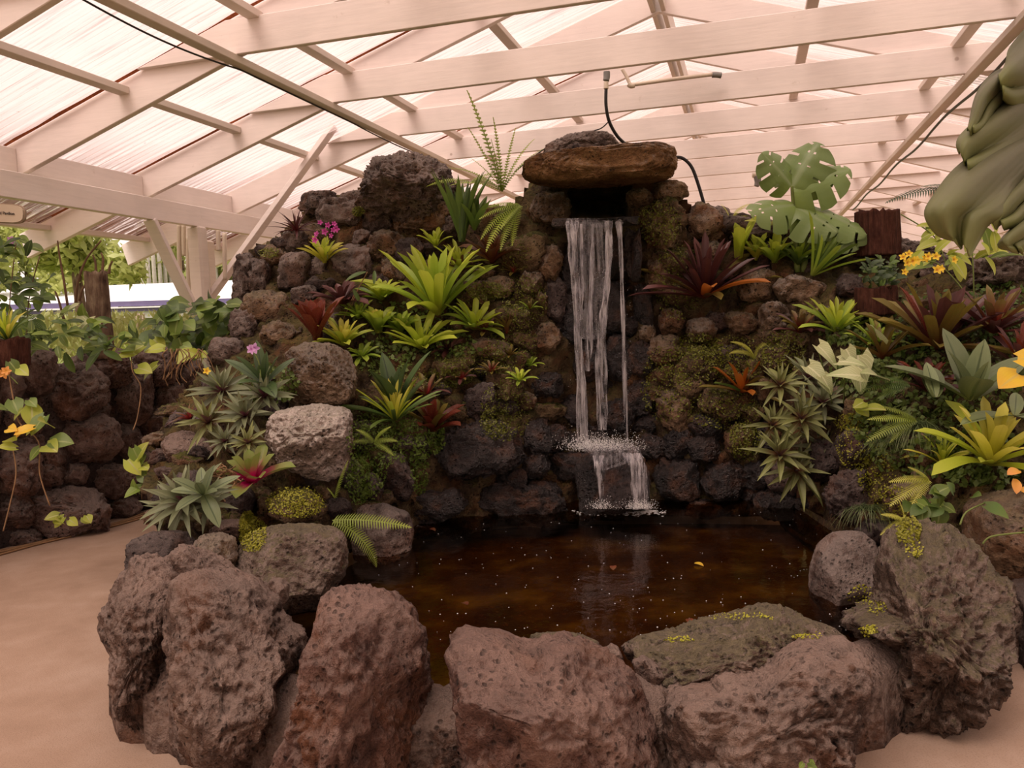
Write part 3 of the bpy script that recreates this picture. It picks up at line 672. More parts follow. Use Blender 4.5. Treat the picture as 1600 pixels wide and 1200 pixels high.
struct('floor_pool', mesh('floor_pool', a, b, False, mudmat()))
PVX = np.array(pv)
def inpool(x, y): return inpoly(x, y, [(p[0], p[1]) for p in pv])
# bubbles and drowned leaves
MT['foam'] = plain('white_foam', (.85, .82, .8), .4, .05)
vs = []; fs = []
k = 0
while k < 230:
    px = random.uniform(560, 1330); py = random.uniform(800, 1010); p = atZ(px, py, ZW+.003)
    if not inpool(p[0], p[1]): continue
    r = random.uniform(.0015, .0038); n = len(vs); k += 1
    for a in range(6): vs.append(p+np.array([r*math.cos(a*PI/3), r*math.sin(a*PI/3), 0]))
    vs.append(p+np.array([0, 0, r*.6]))
    for a in range(6): fs.append((n+a, n+(a+1) % 6, n+6))
tag(link('surface_bubbles', mesh('surface_bubbles', vs, fs), MT['foam']), 'tiny white bubbles and specks scattered over the dark pool', 'bubbles', kind='stuff')
# ------------------------------------------------------------------ waterfall
def fallmat(name, dens, lo=.45, hi=.62):
    m, t, out = nt(name)
    v = coords(t, (1, .4, .05), rand=True)
    n = noise(t, v, 70, 4, .6); n2 = noise(t, coords(t, (1, 1, .25), rand=True), 26, 3, .6)
    f = ramp(t, mth(t, 'ADD', mth(t, 'MULTIPLY', n, .65), mth(t, 'MULTIPLY', n2, .35)), [(lo, (0, 0, 0)), (hi, (1, 1, 1))])
    tr = nd(t, 'ShaderNodeBsdfTransparent'); tr.inputs[0].default_value = (.93, .93, .95, 1)
    p = nd(t, 'ShaderNodeBsdfPrincipled'); p.inputs['Base Color'].default_value = (.8, .74, .74, 1); p.inputs['Roughness'].default_value = .25
    tl = nd(t, 'ShaderNodeBsdfTranslucent'); tl.inputs[0].default_value = (.9, .85, .86, 1)
    ms0 = nd(t, 'ShaderNodeMixShader'); ms0.inputs[0].default_value = .4; t.links.new(p.outputs[0], ms0.inputs[1]); t.links.new(tl.outputs[0], ms0.inputs[2])
    ms = nd(t, 'ShaderNodeMixShader'); t.links.new(mth(t, 'MULTIPLY', f, dens), ms.inputs[0]); t.links.new(tr.outputs[0], ms.inputs[1]); t.links.new(ms0.outputs[0], ms.inputs[2])
    t.links.new(ms.outputs[0], out.inputs[0]); return m
MT['fall'] = fallmat('falling_water', .62, .43, .62); MT['sheet'] = fallmat('thin_water_sheet', .32, .42, .70)
wf = thing('waterfall', 'thin white curtain of water falling from the dark lip stone into the pool', 'waterfall', (0, 0, 0))
def stream(name, pts, mat, thick=.02, nx=7):
    """pts: (px left, px right, py, Y) down the fall"""
    vs = []; q = []
    for i in range(len(pts)-1):
        for k in range(8):
            t = k/8; q.append([a+(b-a)*t for a, b in zip(pts[i], pts[i+1])])
    q.append(list(pts[-1])); nr = len(q)
    for side in (0, 1):
        for i, (l, r, y, Y) in enumerate(q):
            for k in range(nx):
                s = k/(nx-1); wv = .006*math.sin(s*9+i*.4)+.004*math.sin(i*.9)
                p = atY(l+(r-l)*s+.6*math.sin(i*.7+s*3), y, Y); b = thick*math.sin(PI*s)**.5*.5
                p[1] += wv+(b if side else -b); vs.append(p)
    fs = []
    for side in (0, 1):
        o = side*nr*nx
        for i in range(nr-1):
            for k in range(nx-1):
                f = (o+i*nx+k, o+i*nx+k+1, o+(i+1)*nx+k+1, o+(i+1)*nx+k); fs.append(f if side else f[::-1])
    c = np.mean(vs, 0)
    return place(link(name, mesh(name, np.array(vs)-c, fs), mat, wf), c)
YL = 5.52
stream('water_sheet', [(888, 955, 341, 5.62), (886, 957, 350, YL), (888, 956, 400, YL-.03), (893, 953, 450, YL-.04), (898, 950, 490, YL-.05), (903, 945, 530, YL-.05)], MT['sheet'], .03, 15)
stream('water_strand', [(885, 905, 341, 5.6), (884, 904, 350, YL-.02), (888, 899, 400, YL-.05), (894, 902, 450, YL-.06), (897, 907, 520, YL-.06), (901, 916, 600, YL-.07), (900, 920, 690, YL-.07)], MT['fall'])
stream('water_strand', [(944, 957, 345, YL-.01), (946, 957, 400, YL-.05), (944, 953, 450, YL-.06), (937, 947, 490, YL-.06), (930, 948, 560, YL-.06), (932, 950, 640, YL-.06), (934, 948, 672, YL-.06)], MT['fall'])
stream('water_strand', [(961, 973, 343, 5.6), (962, 973, 350, YL), (967, 973, 400, YL-.02), (970, 976, 480, YL-.03), (972, 979, 570, YL-.03), (976, 982, 690, YL-.04)], MT['fall'])
stream('water_strand', [(924, 929, 350, YL-.03), (922, 928, 420, YL-.05), (914, 926, 540, YL-.05), (915, 921, 580, YL-.05)], MT['fall'])
stream('water_strand', [(906, 911, 350, YL-.03), (907, 911, 400, YL-.04), (904, 912, 450, YL-.05), (906, 910, 500, YL-.05)], MT['fall'])
stream('lower_cascade', [(905, 990, 692, 5.3), (915, 1000, 703, 5.12), (925, 1006, 716, 5.07), (935, 945, 735, 5.05)], MT['sheet'], .03, 15)
stream('lower_cascade', [(926, 944, 712, 5.08), (930, 943, 735, 5.04), (936, 943, 765, 5.02), (937, 942, 795, 5.02)], MT['fall'])
stream('lower_cascade', [(970, 1000, 708, 5.08), (985, 1010, 730, 5.03), (986, 1014, 760, 5.02), (988, 1018, 796, 5.02)], MT['fall'], .02, 11)
vs = []; fs = []
def drop(p, r):
    n = len(vs); vs.extend([p+np.array(d)*r for d in ((1, 0, 0), (-1, 0, 0), (0, 1, 0), (0, -1, 0), (0, 0, 1.6), (0, 0, -1.6))])
    for a, b, c in ((0, 2, 4), (2, 1, 4), (1, 3, 4), (3, 0, 4), (2, 0, 5), (1, 2, 5), (3, 1, 5), (0, 3, 5)): fs.append((n+a, n+b, n+c))
for k in range(3200):
    drop(atY(random.gauss(930+random.choice((-14, 0, 36)), 20), 700-abs(random.gauss(0, 9))+random.uniform(-3, 6), 5.2+random.uniform(-.12, .1)), random.uniform(.0007, .0024))
for k in range(1300):
    drop(atY(random.gauss(random.choice((940, 1000, 1000)), 11), 795-abs(random.gauss(0, 7)), 5.0+random.uniform(-.08, .05)), random.uniform(.0007, .0022))
for k in range(350):
    x = random.choice((903, 940, 977)); drop(atY(random.gauss(x, 6), random.uniform(420, 690), YL-.05+random.uniform(-.04, .04)), random.uniform(.0006, .0016))
o = link('splash_spray', mesh('splash_spray', vs, fs), MT['foam'], wf); o['kind'] = 'stuff'
vs = []; fs = []
for k in range(800):
    px = random.gauss(random.choice((940, 1000)), 17); p = atZ(px, 797+abs(random.gauss(0, 3.2)), ZW+.004)
    n = len(vs); r = random.uniform(.002, .008)
    for a in range(6): vs.append(p+np.array([r*1.4*math.cos(a*PI/3), r*math.sin(a*PI/3), 0]))
    vs.append(p+np.array([0, 0, r*.35]))
    for a in range(6): fs.append((n+a, n+(a+1) % 6, n+6))
o = link('foam_ring', mesh('foam_ring', vs, fs), MT['foam'], wf); o['kind'] = 'stuff'
# ------------------------------------------------------------------ plants: leaf meshes
_lm = {}
def leaf_mesh(kind, L, Wd, droop, mat, nseg=9, seed=0):
    """leaf from the origin along +X, arching down; width along Y"""
    key = (kind, round(L, 3), round(Wd, 3), round(droop, 2), mat, seed)
    if key in _lm: return _lm[key]
    rd = random.Random(seed+int(L*1000)); vs = []; uv = []; fs = []; x = z = 0.; a = 0.
    for i in range(nseg+1):
        t = i/nseg
        if kind == 'strap': w = (.72+.28*min(1, t*2.2))*(1 if t < .8 else max(.0, math.sqrt(max(0, 1-((t-.8)/.2)**2)))) if t < 1 else .02
        elif kind == 'lance': w = (.55+.45*min(1, t*3))*(1-max(0, (t-.3)/.7)**1.6) if t < 1 else .01
        elif kind == 'ellip': w = math.sin(PI*min(1, .06+.94*t))**.7 if t < 1 else .01
        elif kind == 'heart': w = 1.15*math.sin(PI*(t**.62*.97+.03))**.8 if 0 < t < 1 else (.45 if t == 0 else .01)
        elif kind == 'arrow': w = (1.25*(1-t)**.85+.05) if t > .02 else .75
        w = max(.01, w)*Wd/2
        ch = {'strap': .35, 'lance': .4, 'ellip': .22, 'heart': .12, 'arrow': .15}[kind]*w
        tw = math.sin(t*2+seed)*.12
        back = -.16*L if kind in ('heart', 'arrow') and i == 0 else 0
        for j, sgn in enumerate((-1, -.5, 0, .5, 1)):
            zz = z+abs(sgn)**1.4*ch*2-(ch if j in (0, 4) else 0)*.4+sgn*w*tw
            vs.append((x+(back if j in (0, 4) else 0), sgn*w, zz)); uv.append((t, j/4))
        st = L/nseg; a2 = -droop*(t**1.1)*1.0; x += st*math.cos(a2); z += st*math.sin(a2)
    for i in range(nseg):
        for j in range(4): fs.append((i*5+j+5, i*5+j+6, i*5+j+1, i*5+j))
    me = mesh('leaf', vs, fs, True, MT[mat], uv); _lm[key] = me; return me
def frond_mesh(L, Wd, droop, mat, n=24, seed=0, up=0.):
    key = ('f', L, Wd, droop, mat, n, seed)
    if key in _lm: return _lm[key]
    vs = []; uv = []; fs = []; x = z = 0.; rd = random.Random(seed)
    P = []
    for i in range(n+1):
        t = i/n; a = -droop*t; P.append((x, z, a)); x += L/n*math.cos(a); z += L/n*math.sin(a)
    for i in range(n):
        x0, z0, _ = P[i]; x1, z1, _ = P[i+1]; b = len(vs); r = .008*L
        vs += [(x0, -r, z0), (x0, r, z0), (x1, r, z1), (x1, -r, z1)]; uv += [(i/n, .5)]*4; fs.append((b, b+1, b+2, b+3))
    for i in range(1, n):
        t = i/n; x0, z0, a = P[i]; w = Wd/2*math.sin(PI*(t*.86+.14))**.6*(1-t*.25)*rd.uniform(.9, 1.05); s = L/n*.30
        for sg in (-1, 1):
            b = len(vs); fw = .25*w
            pts = [(-s, 0, 0), (s, 0, 0), (s*.95+fw*.5, .5, -.02), (fw, 1, -.14), (-s*.8+fw*.5, .5, -.02)]
            for (dx, dy, dz) in pts: vs.append((x0+dx*math.cos(a), sg*dy*w, z0+dz*w+dx*math.sin(a)+.004)); uv.append((t, .5+.4*sg*dy))
            f = (b, b+1, b+2, b+3, b+4); fs.append(f if sg > 0 else f[::-1])
    me = mesh('frond', vs, fs, False, MT[mat], uv); _lm[key] = me; return me
MT['lime'] = leafmat('lime_leaf', (.36, .36, .05), (.42, .52, .035), (.52, .58, .07), trans=.35)
MT['lime2'] = leafmat('bright_green_leaf', (.26, .31, .04), (.26, .39, .035), (.38, .48, .06), trans=.35)
MT['yellowg'] = leafmat('yellow_green_leaf', (.42, .40, .05), (.56, .54, .05), (.66, .60, .12), trans=.35)
MT['green'] = leafmat('mid_green_leaf', (.08, .12, .025), (.09, .16, .03), (.14, .2, .04))
MT['dgreen'] = leafmat('dark_green_leaf', (.04, .06, .02), (.05, .085, .03), (.08, .12, .04), rough=.35)
MT['maroon'] = leafmat('maroon_leaf', (.12, .015, .012), (.075, .022, .022), (.12, .045, .04), rough=.35, trans=.18)
MT['redspot'] = leafmat('speckled_red_leaf', (.10, .008, .007), (.14, .014, .01), (.17, .03, .016), spots=(.38, .20, .08), trans=.25)
MT['redc'] = leafmat('red_hearted_leaf', (.34, .01, .012), (.20, .025, .022), (.18, .15, .045), trans=.25)
MT['orange'] = leafmat('orange_leaf', (.30, .06, .012), (.50, .13, .015), (.45, .16, .03), trans=.3)
MT['redgreen'] = leafmat('olive_red_leaf', (.16, .03, .012), (.14, .09, .02), (.2, .17, .03), spots=(.22, .05, .02), trans=.25)
MT['bronze'] = leafmat('bronze_leaf', (.10, .022, .01), (.15, .04, .015), (.14, .07, .03), trans=.2)
MT['rhoeo'] = leafmat('grey_green_rosette_leaf', (.14, .06, .04), (.15, .17, .085), (.22, .24, .13), under=(.14, .035, .06), rib=(.2, .22, .12), trans=.12)
MT['rhoeo2'] = leafmat('olive_rosette_leaf', (.20, .06, .03), (.16, .17, .055), (.27, .29, .10), under=(.14, .06, .06), rib=(.27, .28, .12), trans=.15)
MT['orchid'] = leafmat('grey_green_orchid_leaf', (.14, .17, .06), (.15, .19, .085), (.19, .23, .11), rib=(.07, .1, .04), rough=.35, trans=.15)
MT['orchidd'] = leafmat('dark_orchid_leaf', (.05, .09, .03), (.06, .1, .035), (.09, .14, .05), rib=(.03, .05, .02), rough=.3, trans=.15)
MT['heart'] = leafmat('heart_vine_leaf', (.12, .18, .03), (.15, .22, .035), (.2, .28, .05), rib=(.28, .34, .1), trans=.3, rnd=.35)
MT['heartd'] = leafmat('dark_bush_leaf', (.05, .085, .02), (.07, .12, .022), (.11, .17, .035), rib=(.12, .18, .05), trans=.3, rnd=.45)
MT['heartl'] = leafmat('pale_lime_vine_leaf', (.34, .40, .05), (.40, .46, .06), (.50, .52, .10), rib=(.5, .52, .2), trans=.35)
MT['syng'] = leafmat('cream_veined_arrow_leaf', (.45, .47, .22), (.48, .52, .27), (.3, .38, .13), rib=(.68, .68, .42), stripes=True, trans=.2, rnd=.1)
MT['yellow'] = leafmat('yellow_leaf', (.75, .48, .03), (.80, .55, .04), (.80, .45, .05), rib=(.7, .5, .1), trans=.3, rnd=.1)
MT['oranleaf'] = leafmat('orange_yellow_leaf', (.75, .38, .05), (.85, .42, .08), (.85, .38, .12), trans=.3, rnd=.1)
MT['magenta'] = leafmat('magenta_centred_leaf', (.62, .01, .16), (.28, .26, .07), (.24, .32, .07), trans=.25, rnd=.12, stops=(.3, .58, 1.))
MT['fern'] = leafmat('fern_frond', (.22, .28, .04), (.28, .36, .05), (.36, .42, .07), trans=.35)
MT['fernp'] = leafmat('pale_yellow_fern_frond', (.42, .44, .06), (.52, .52, .08), (.6, .58, .12), trans=.35)
MT['palm'] = leafmat('dark_palm_frond', (.03, .05, .02), (.03, .06, .025), (.05, .08, .03), trans=.1)
MT['monst'] = leafmat('monstera_leaf', (.17, .24, .05), (.16, .23, .065), (.2, .27, .1), rib=(.22, .28, .12), trans=.2, rnd=.15)
MT['monstn'] = leafmat('big_monstera_leaf', (.12, .12, .066), (.15, .145, .085), (.2, .22, .07), trans=.15, rnd=.08, rough=.5)
MT['stem'] = plain('green_stem', (.16, .2, .05), .5, .2); MT['bstem'] = plain('brown_stem', (.16, .09, .05), .8, .3)
MT['root'] = plain('dry_root', (.26, .15, .075), .9, .3)
MT['pink'] = leafmat('magenta_petal', (.45, .02, .22), (.55, .05, .32), (.6, .12, .42), trans=.3, rnd=.2)
MT['lilac'] = leafmat('lilac_petal', (.55, .15, .5), (.75, .4, .75), (.8, .5, .8), trans=.3, rnd=.1)
MT['ypetal'] = leafmat('yellow_petal', (.55, .2, .02), (.9, .62, .04), (.95, .7, .07), trans=.3, rnd=.1)
def frame(axis):
    z = Vector(axis).normalized(); x = Vector((1, .13, 0)).cross(z).normalized() if abs(z.x) < .95 else Vector((0, 1, 0)).cross(z).normalized()
    x = (x-z*x.dot(z)).normalized(); y = z.cross(x); return Matrix((x, y, z)).transposed()
def put_leaf(root, me, az, el, scale=1., F=None, roll=0., off=0., name='leaf', z=0.):
    o = bpy.data.objects.new(name, me); COL.objects.link(o); o.parent = root
    m = (F or Matrix.Identity(3)) @ Matrix.Rotation(az, 3, 'Z') @ Matrix.Rotation(-el, 3, 'Y') @ Matrix.Rotation(roll, 3, 'X')
    q = m.to_4x4() @ Matrix.Scale(scale, 4)
    d = (F or Matrix.Identity(3)) @ Vector((math.cos(az)*off, math.sin(az)*off, z)); q.translation = d
    o.matrix_basis = q; return o
def pxm(Y): return Y/FPX
def rosette(name, label, px, py, r, mats, n=16, w=.2, kind='strap', tilt=.45, el=(1.25, .25), droop=1.1, group=None, Y=None, cat='plant', side=0., spread=2*PI, az0=0., lift=.0, jl=.15):
    """plant of n leaves; r is leaf reach in photo pixels at the plant's distance; mats: list used from the heart outward"""
    if Y is None: p, nrm = hit(px, py)
    else: p = np.array(atY(px, py, Y))
    s = pxm(p[1]); L = r*s
    p = p+np.array([0, -(.03+.12*L) if Y is None else 0, lift])
    n = int(n*1.45) if kind == 'strap' else n; w = w*.9 if kind == 'strap' else w
    t = thing(name, label, cat, p, group)
    if kind == 'strap': tilt = tilt*.6; el = (el[0]+.1, el[1]+.22); droop *= .75
    F = frame((side, -tilt, 1-tilt*.4))
    for i in range(n):
        q = i/max(1, n-1); az = az0+i*2.39996 if spread > 6 else az0+spread*random.uniform(-.5, .5)
        e = el[0]+(el[1]-el[0])*q+random.uniform(-.1, .1)
        mt = mats[min(len(mats)-1, int(q*len(mats)))]
        if isinstance(mt, (tuple, list)): mt = random.choice(mt)
        v = i % 3
        me = leaf_mesh(kind, 1., w*(1+.12*(v-1)), droop*(.7+.3*v)*(.5+.5*q), mt, seed=v)
        put_leaf(t, me, az+random.uniform(-.15, .15), e, L*(.72+.33*q)*random.uniform(1-jl, 1+jl), F, random.uniform(-.15, .15), off=.03*L)
    return t
def ros(label, px, py, r, mats, **k): return rosette('bromeliad', label, px, py, r, mats, **k)
LM = ['lime', 'lime', 'lime2']
ros('tall lime bromeliad with long upright straps, biggest on the left slope', 686, 492, 128, [['lime', 'lime2']], n=20, w=.15, el=(1.4, .45), droop=.8)
ros('lime bromeliad at the foot of the reddish-stemmed orchid canes, above the yellow-green pair', 598, 470, 48, LM, n=16, w=.24)
ros('small mid-green bromeliad left of the yellow-hearted one', 562, 498, 38, ['lime2'], n=12, w=.24)
ros('upright bromeliad with a pale yellow heart and short broad leaves', 594, 520, 46, ['yellowg', 'lime', 'lime2'], n=16, w=.34, el=(1.45, .7), droop=.6)
ros('green bromeliad just right of the pale yellow-hearted one', 628, 520, 48, ['lime2'], n=15, w=.24, el=(1.3, .5))
ros('yellow-green bromeliad leaning right beside the speckled red one', 540, 540, 58, ['yellowg', 'lime'], n=17, w=.2, el=(1.4, .3))
ros('wide flat lime bromeliad with a red dot at its heart, mid left slope', 660, 545, 78, ['lime'], n=16, w=.2, el=(1.1, .2), droop=.8)
ros('lime bromeliad spreading right at the edge of the left slope', 740, 515, 66, ['lime', 'lime2'], n=15, w=.2, el=(1.1, .25), side=.3)
ros('small green bromeliad below the yellow-green one, above the beige boulder', 568, 558, 34, ['lime2'], n=10, w=.28, el=(.9, .1))
ros('small upright lime bromeliad above the tall one', 682, 388, 38, ['lime'], n=10, w=.2, el=(1.4, .6))
ros('lime bromeliad right of the tall one, with leaves fanning right', 716, 424, 56, ['lime'], n=13, w=.18, el=(1.3, .5), side=.3)
ros('lime bromeliad in a crevice under the magenta orchid spray', 510, 412, 48, ['lime', 'yellowg'], n=14, w=.22, el=(1.4, .6))
ros('bright green bromeliad on the right bank above the arrow leaves', 1300, 520, 72, ['lime', 'lime2'], n=18, w=.15, el=(1.3, .35), droop=.8)
ros('mid-green bromeliad right of the bright green one on the right bank', 1362, 540, 56, ['lime2'], n=14, w=.16, el=(1.2, .3))
ros('pale green bromeliad with two tall folded leaves behind the maroon clump', 1150, 405, 62, ['lime'], n=5, w=.28, el=(1.5, 1.0), droop=.4)
ros('lime bromeliad at the top of the right rockwork, left of the twin one', 1178, 408, 48, ['lime', 'yellowg'], n=13, w=.24, el=(1.45, .6))
ros('lime bromeliad with its stem hanging over the brown stones, below the monstera', 1206, 412, 54, ['lime', 'lime2'], n=15, w=.22, el=(1.4, .5))
ros('dull green bromeliad behind the monstera trunk', 1242, 415, 54, ['lime2', 'green'], n=13, w=.22, el=(1.3, .5))
ros('big yellow-green bromeliad above the ribbed boulder', 1533, 722, 118, ['yellowg', 'yellowg', 'lime'], n=17, w=.19, el=(1.4, .2), droop=.7)
ros('tuft of narrow lime leaves left of the big yellow-green bromeliad', 1462, 722, 60, ['lime', 'yellowg'], n=15, w=.13, el=(1.4, .2))
ros('tiny pale bromeliad at the right of the moss shelf', 828, 572, 24, ['lime2'], n=9, w=.22)
ros('tiny lime bromeliad above the yellow hanging leaf', 812, 596, 27, ['lime', 'lime2'], n=10, w=.24)
ros('tiny olive bromeliad on the moss above the falls edge', 828, 484, 22, ['redgreen', 'lime2'], n=9, w=.2)
ros('small olive-red bromeliad on the moss shelf', 768, 582, 28, ['redc', 'redgreen'], n=11, w=.22)
ros('small olive bromeliad at the end of the moss shelf', 797, 556, 22, ['redgreen'], n=10, w=.22)
ros('small bright red-hearted bromeliad on the moss shelf', 722, 592, 28, ['redc', 'redc', 'maroon'], n=11, w=.22, el=(1.1, .1))
ros('small pink-red bromeliad beside the waterfall rocks, upper left', 803, 428, 28, ['redc', 'redgreen'], n=10, w=.2)
ros('dark red bromeliad tucked right of the flat lime one', 757, 520, 34, ['redc', 'maroon', 'redgreen'], n=11, w=.24)
ros('upright thin red bromeliad right of the lime fan', 792, 520, 40, ['redc', 'redgreen'], n=8, w=.16, el=(1.5, .9))
ros('speckled red bromeliad standing above the beige boulder', 500, 532, 74, ['redspot'], n=13, w=.24, el=(1.45, .75), droop=.5)
ros('dull maroon bromeliad behind the speckled red one', 537, 478, 52, ['maroon'], n=12, w=.28, el=(1.2, .3))
ros('bronze-red bromeliad under the fern at the top left of the falls', 770, 412, 62, ['bronze'], n=15, w=.2, el=(1.4, .4))
ros('dark bronze bromeliad left of the bronze-red one', 722, 425, 44, ['bronze', 'maroon'], n=10, w=.2, el=(1.2, .3))
ros('dusky maroon bromeliad low under the wide flat lime one', 703, 548, 34, ['maroon'], n=10, w=.28, el=(.8, .1))
ros('spidery striped green-yellow bromeliad above the small ferny ledge', 620, 655, 84, ['yellowg', 'lime', 'green'], n=20, w=.1, el=(1.35, .25), droop=.7)
ros('olive and red bromeliad with an orange leaf, above the big wet rock', 678, 672, 62, ['redspot', 'redgreen', 'redspot'], n=12, w=.3, el=(1.4, .3), droop=.6)
ros('scarlet-hearted bromeliad right of the spidery one', 668, 618, 46, ['redc', 'redgreen', 'maroon'], n=9, w=.2, el=(1., .3))
ros('large dark maroon bromeliad clump right of the waterfall', 1096, 466, 112, ['maroon', 'maroon', ['maroon', 'redgreen', 'redgreen', 'orange', 'maroon']], n=26, w=.14, el=(1.4, .05), droop=.6)
ros('red and green bromeliad on the brown stones of the right bank', 1245, 520, 50, ['redc', 'redgreen', 'maroon'], n=12, w=.24, el=(1.3, .2))
ros('orange and green bromeliad on the moss right of the falls', 1155, 612, 72, ['orange', ['redgreen', 'green', 'orange']], n=12, w=.2, el=(1.3, .05), droop=.6)
ros('very large bronze-maroon bromeliad behind the orchid leaves', 1450, 545, 130, [['maroon', 'redgreen'], ['redgreen', 'maroon', 'redspot'], 'redgreen'], n=22, w=.17, el=(1.45, .2), droop=.5)
ros('maroon bromeliad at the upper right near the rock', 1540, 520, 92, ['redc', 'maroon'], n=16, w=.18, el=(1.35, .15), droop=.5)
ros('purple-red bromeliad at the right frame edge', 1585, 575, 80, ['redspot', 'maroon'], n=14, w=.2, el=(1.4, .3), droop=.5)
ros('deep red speckled bromeliad beneath the grey orchid leaves', 1440, 610, 66, ['redspot', 'maroon'], n=13, w=.22, el=(1.4, .2))
ros('olive arching bromeliad left of the bronze-maroon one', 1370, 560, 84, ['redgreen'], n=8, w=.17, el=(1.2, .3), droop=.6)
ros('broad-leaved bromeliad with a magenta heart below the lichen boulder', 396, 755, 70, ['magenta'], n=10, w=.36, el=(1.4, .15), droop=.5, Y=4.25)
# rosettes with grey-green leaves
def rho(label, px, py, r, m='rhoeo', **k):
    k.setdefault('tilt', .75); k.setdefault('el', (1.3, -.15)); k.setdefault('n', 20); k.setdefault('w', .2)
    return rosette('rhoeo_rosette', label, px, py, r, [m], kind='lance', droop=.5, **k)
rho('grey-green rosette at the top of the left cluster, beneath the yellow bloom', 347, 612, 62, Y=4.85)
rho('olive rosette in the left edge of the cluster, touching the flat grey boulder', 327, 660, 56, 'rhoeo2', Y=4.72)
rho('grey-green rosette right of centre in the left cluster', 384, 650, 52, Y=4.6)
rho('grey-green rosette under the lilac orchid', 414, 620, 54, Y=4.68)
rho('lowest small rosette of the left cluster, above the magenta-hearted plant', 388, 692, 38, 'rhoeo2', Y=4.4)
rho('small rosette left of the lowest one in the left cluster', 352, 690, 34, Y=4.5)
rho('big grey-green rosette spilling over the left end of the rim', 290, 785, 76, n=28, Y=3.95)
rho('dense rosette low at the left, leaves pointing down to the path', 265, 795, 52, n=18, Y=4.05, side=-.4)
rho('rosette on the right of the spilling clump by the dry roots', 325, 790, 50, n=16, Y=3.95)
rho('pale-tipped rosette at the top of the hanging clump, right of the pool', 1218, 602, 48, 'rhoeo2', Y=4.95)
rho('rosette at the upper right of the hanging clump', 1285, 630, 52, 'rhoeo', Y=4.85)
rho('middle rosette of the hanging clump over the pool', 1252, 655, 58, 'rhoeo2', Y=4.8)
rho('left rosette of the hanging clump over the pool', 1207, 665, 48, 'rhoeo2', Y=4.9)
rho('bright rosette with a brown heart low in the hanging clump', 1218, 712, 58, 'rhoeo2', Y=4.8)
rho('lowest rosette of the hanging clump, tips over the water', 1245, 735, 62, 'rhoeo2', Y=4.85, el=(.9, -.5))
rho('dark rosette deep on the right of the hanging clump', 1283, 700, 50, 'rhoeo', Y=4.9)
rho('purplish rosette behind the arrow leaves, top of the right bank', 1262, 590, 52, 'rhoeo', Y=5.0)
rosette('cordyline', 'small spiky dark red cordyline on the left crest of the rockwork', 466, 362, 46, ['maroon'], n=22, w=.1, kind='lance', el=(1.4, -.1), droop=.5, tilt=.2)
rosette('cordyline', 'small red-leaved cordyline at the left edge of the rosette cluster', 296, 655, 34, ['redc', 'maroon'], n=12, w=.2, kind='lance', Y=4.9)
rosette('tillandsia', 'little dark air plant on the big brown rock by the right edge', 1345, 605, 30, ['dgreen'], n=14, w=.1, kind='lance')
# orchids
def orch(label, px, py, r, mat, n, w=.34, Y=None, **k):
    k.setdefault('el', (1.4, .4)); return rosette('orchid_plant', label, px, py, r, [mat], n=n, w=w, kind='ellip', droop=.35, Y=Y, **k)
orch('dark broad-leaved orchid under the lilac flower', 413, 600, 74, 'orchidd', 9, .26, Y=4.75)
orch('broad-leaved orchid on the left rim among the rosettes', 318, 772, 62, 'orchid', 9, .34, Y=3.85, el=(1.2, -.2))
orch('tall orchid with broad folded leaves above the spidery bromeliad', 620, 640, 96, 'orchidd', 7, .3, el=(1.45, 1.05), tilt=.2)
orch('orchid with long grey-green leaves, centre of the right bank', 1515, 625, 118, 'orchid', 8, .36, Y=4.0, el=(1.45, .5), tilt=.3)
orch('orchid with two long leaves lying toward the left, right bank', 1462, 622, 98, 'orchid', 4, .33, Y=3.95, el=(.4, .1), spread=1.2, az0=3.0, tilt=.3)
orch('low orchid leaf pair under the yellow leaf, right edge', 1585, 650, 90, 'orchid', 4, .34, Y=3.85, el=(.5, 0), tilt=.3)
rosette('orchid_plant', 'dark green orchid with stacked leaves at the top left of the falls', 722, 378, 112, ['orchidd', 'green'], n=20, w=.16, kind='lance', droop=.3, Y=5.85, el=(1.55, 1.15), tilt=.05)
orch('leafy orchid cane right of the dark green orchid', 742, 360, 66, 'green', 10, .22, el=(1.4, .9), tilt=.1, Y=5.85)
# flowers
def bloom(root, p, s, mat, n=5, F=None, name='petal'):
    F = F or frame((random.uniform(-.4, .4), -1, random.uniform(-.1, .5)))
    me = leaf_mesh('ellip', 1., .62, .3, mat, 6)
    for k in range(n):
        o = put_leaf(root, me, k*2*PI/n+.3, .35, s, F, name=name); m = o.matrix_basis.copy(); m.translation = m.translation+Vector(p); o.matrix_basis = m
def spray(name, label, pts, Ys, mat, s, stem_px, Yst, cat='flower', smat='stem'):
    c = atY(*stem_px[0], Yst); t = thing(name, label, cat, c)
    st = tube('stem', [np.array(atY(x, y, Yst))-c for x, y in stem_px], .0035, MT[smat], t, 6)
    for x, y in pts: bloom(t, np.array(atY(x, y, Ys+random.uniform(-.03, .03)))-c, s*random.uniform(.8, 1.15), mat)
    return t
spray('orchid_flower', 'spray of magenta orchid flowers above the crevice bromeliad', [(500, 348), (512, 352), (522, 350), (521, 360), (508, 362), (495, 366), (493, 375), (518, 368), (525, 358)], 6.0, 'pink', .028, [(512, 405), (511, 380), (510, 355)], 6.02)
spray('orchid_flower', 'single lilac orchid flower over the dark broad leaves', [(393, 546), (397, 544)], 4.6, 'lilac', .034, [(408, 590), (404, 565), (396, 550)], 4.66)
spray('orchid_flower', 'long arching spray of yellow orchid flowers on the right bank', [(1411, 402), (1418, 411), (1426, 408), (1450, 401), (1446, 404), (1462, 401), (1490, 406), (1470, 420), (1464, 422), (1432, 408), (1413, 425), (1420, 397)], 4.55, 'ypetal', .028, [(1510, 460), (1490, 435), (1465, 412), (1440, 408), (1412, 410)], 4.6)
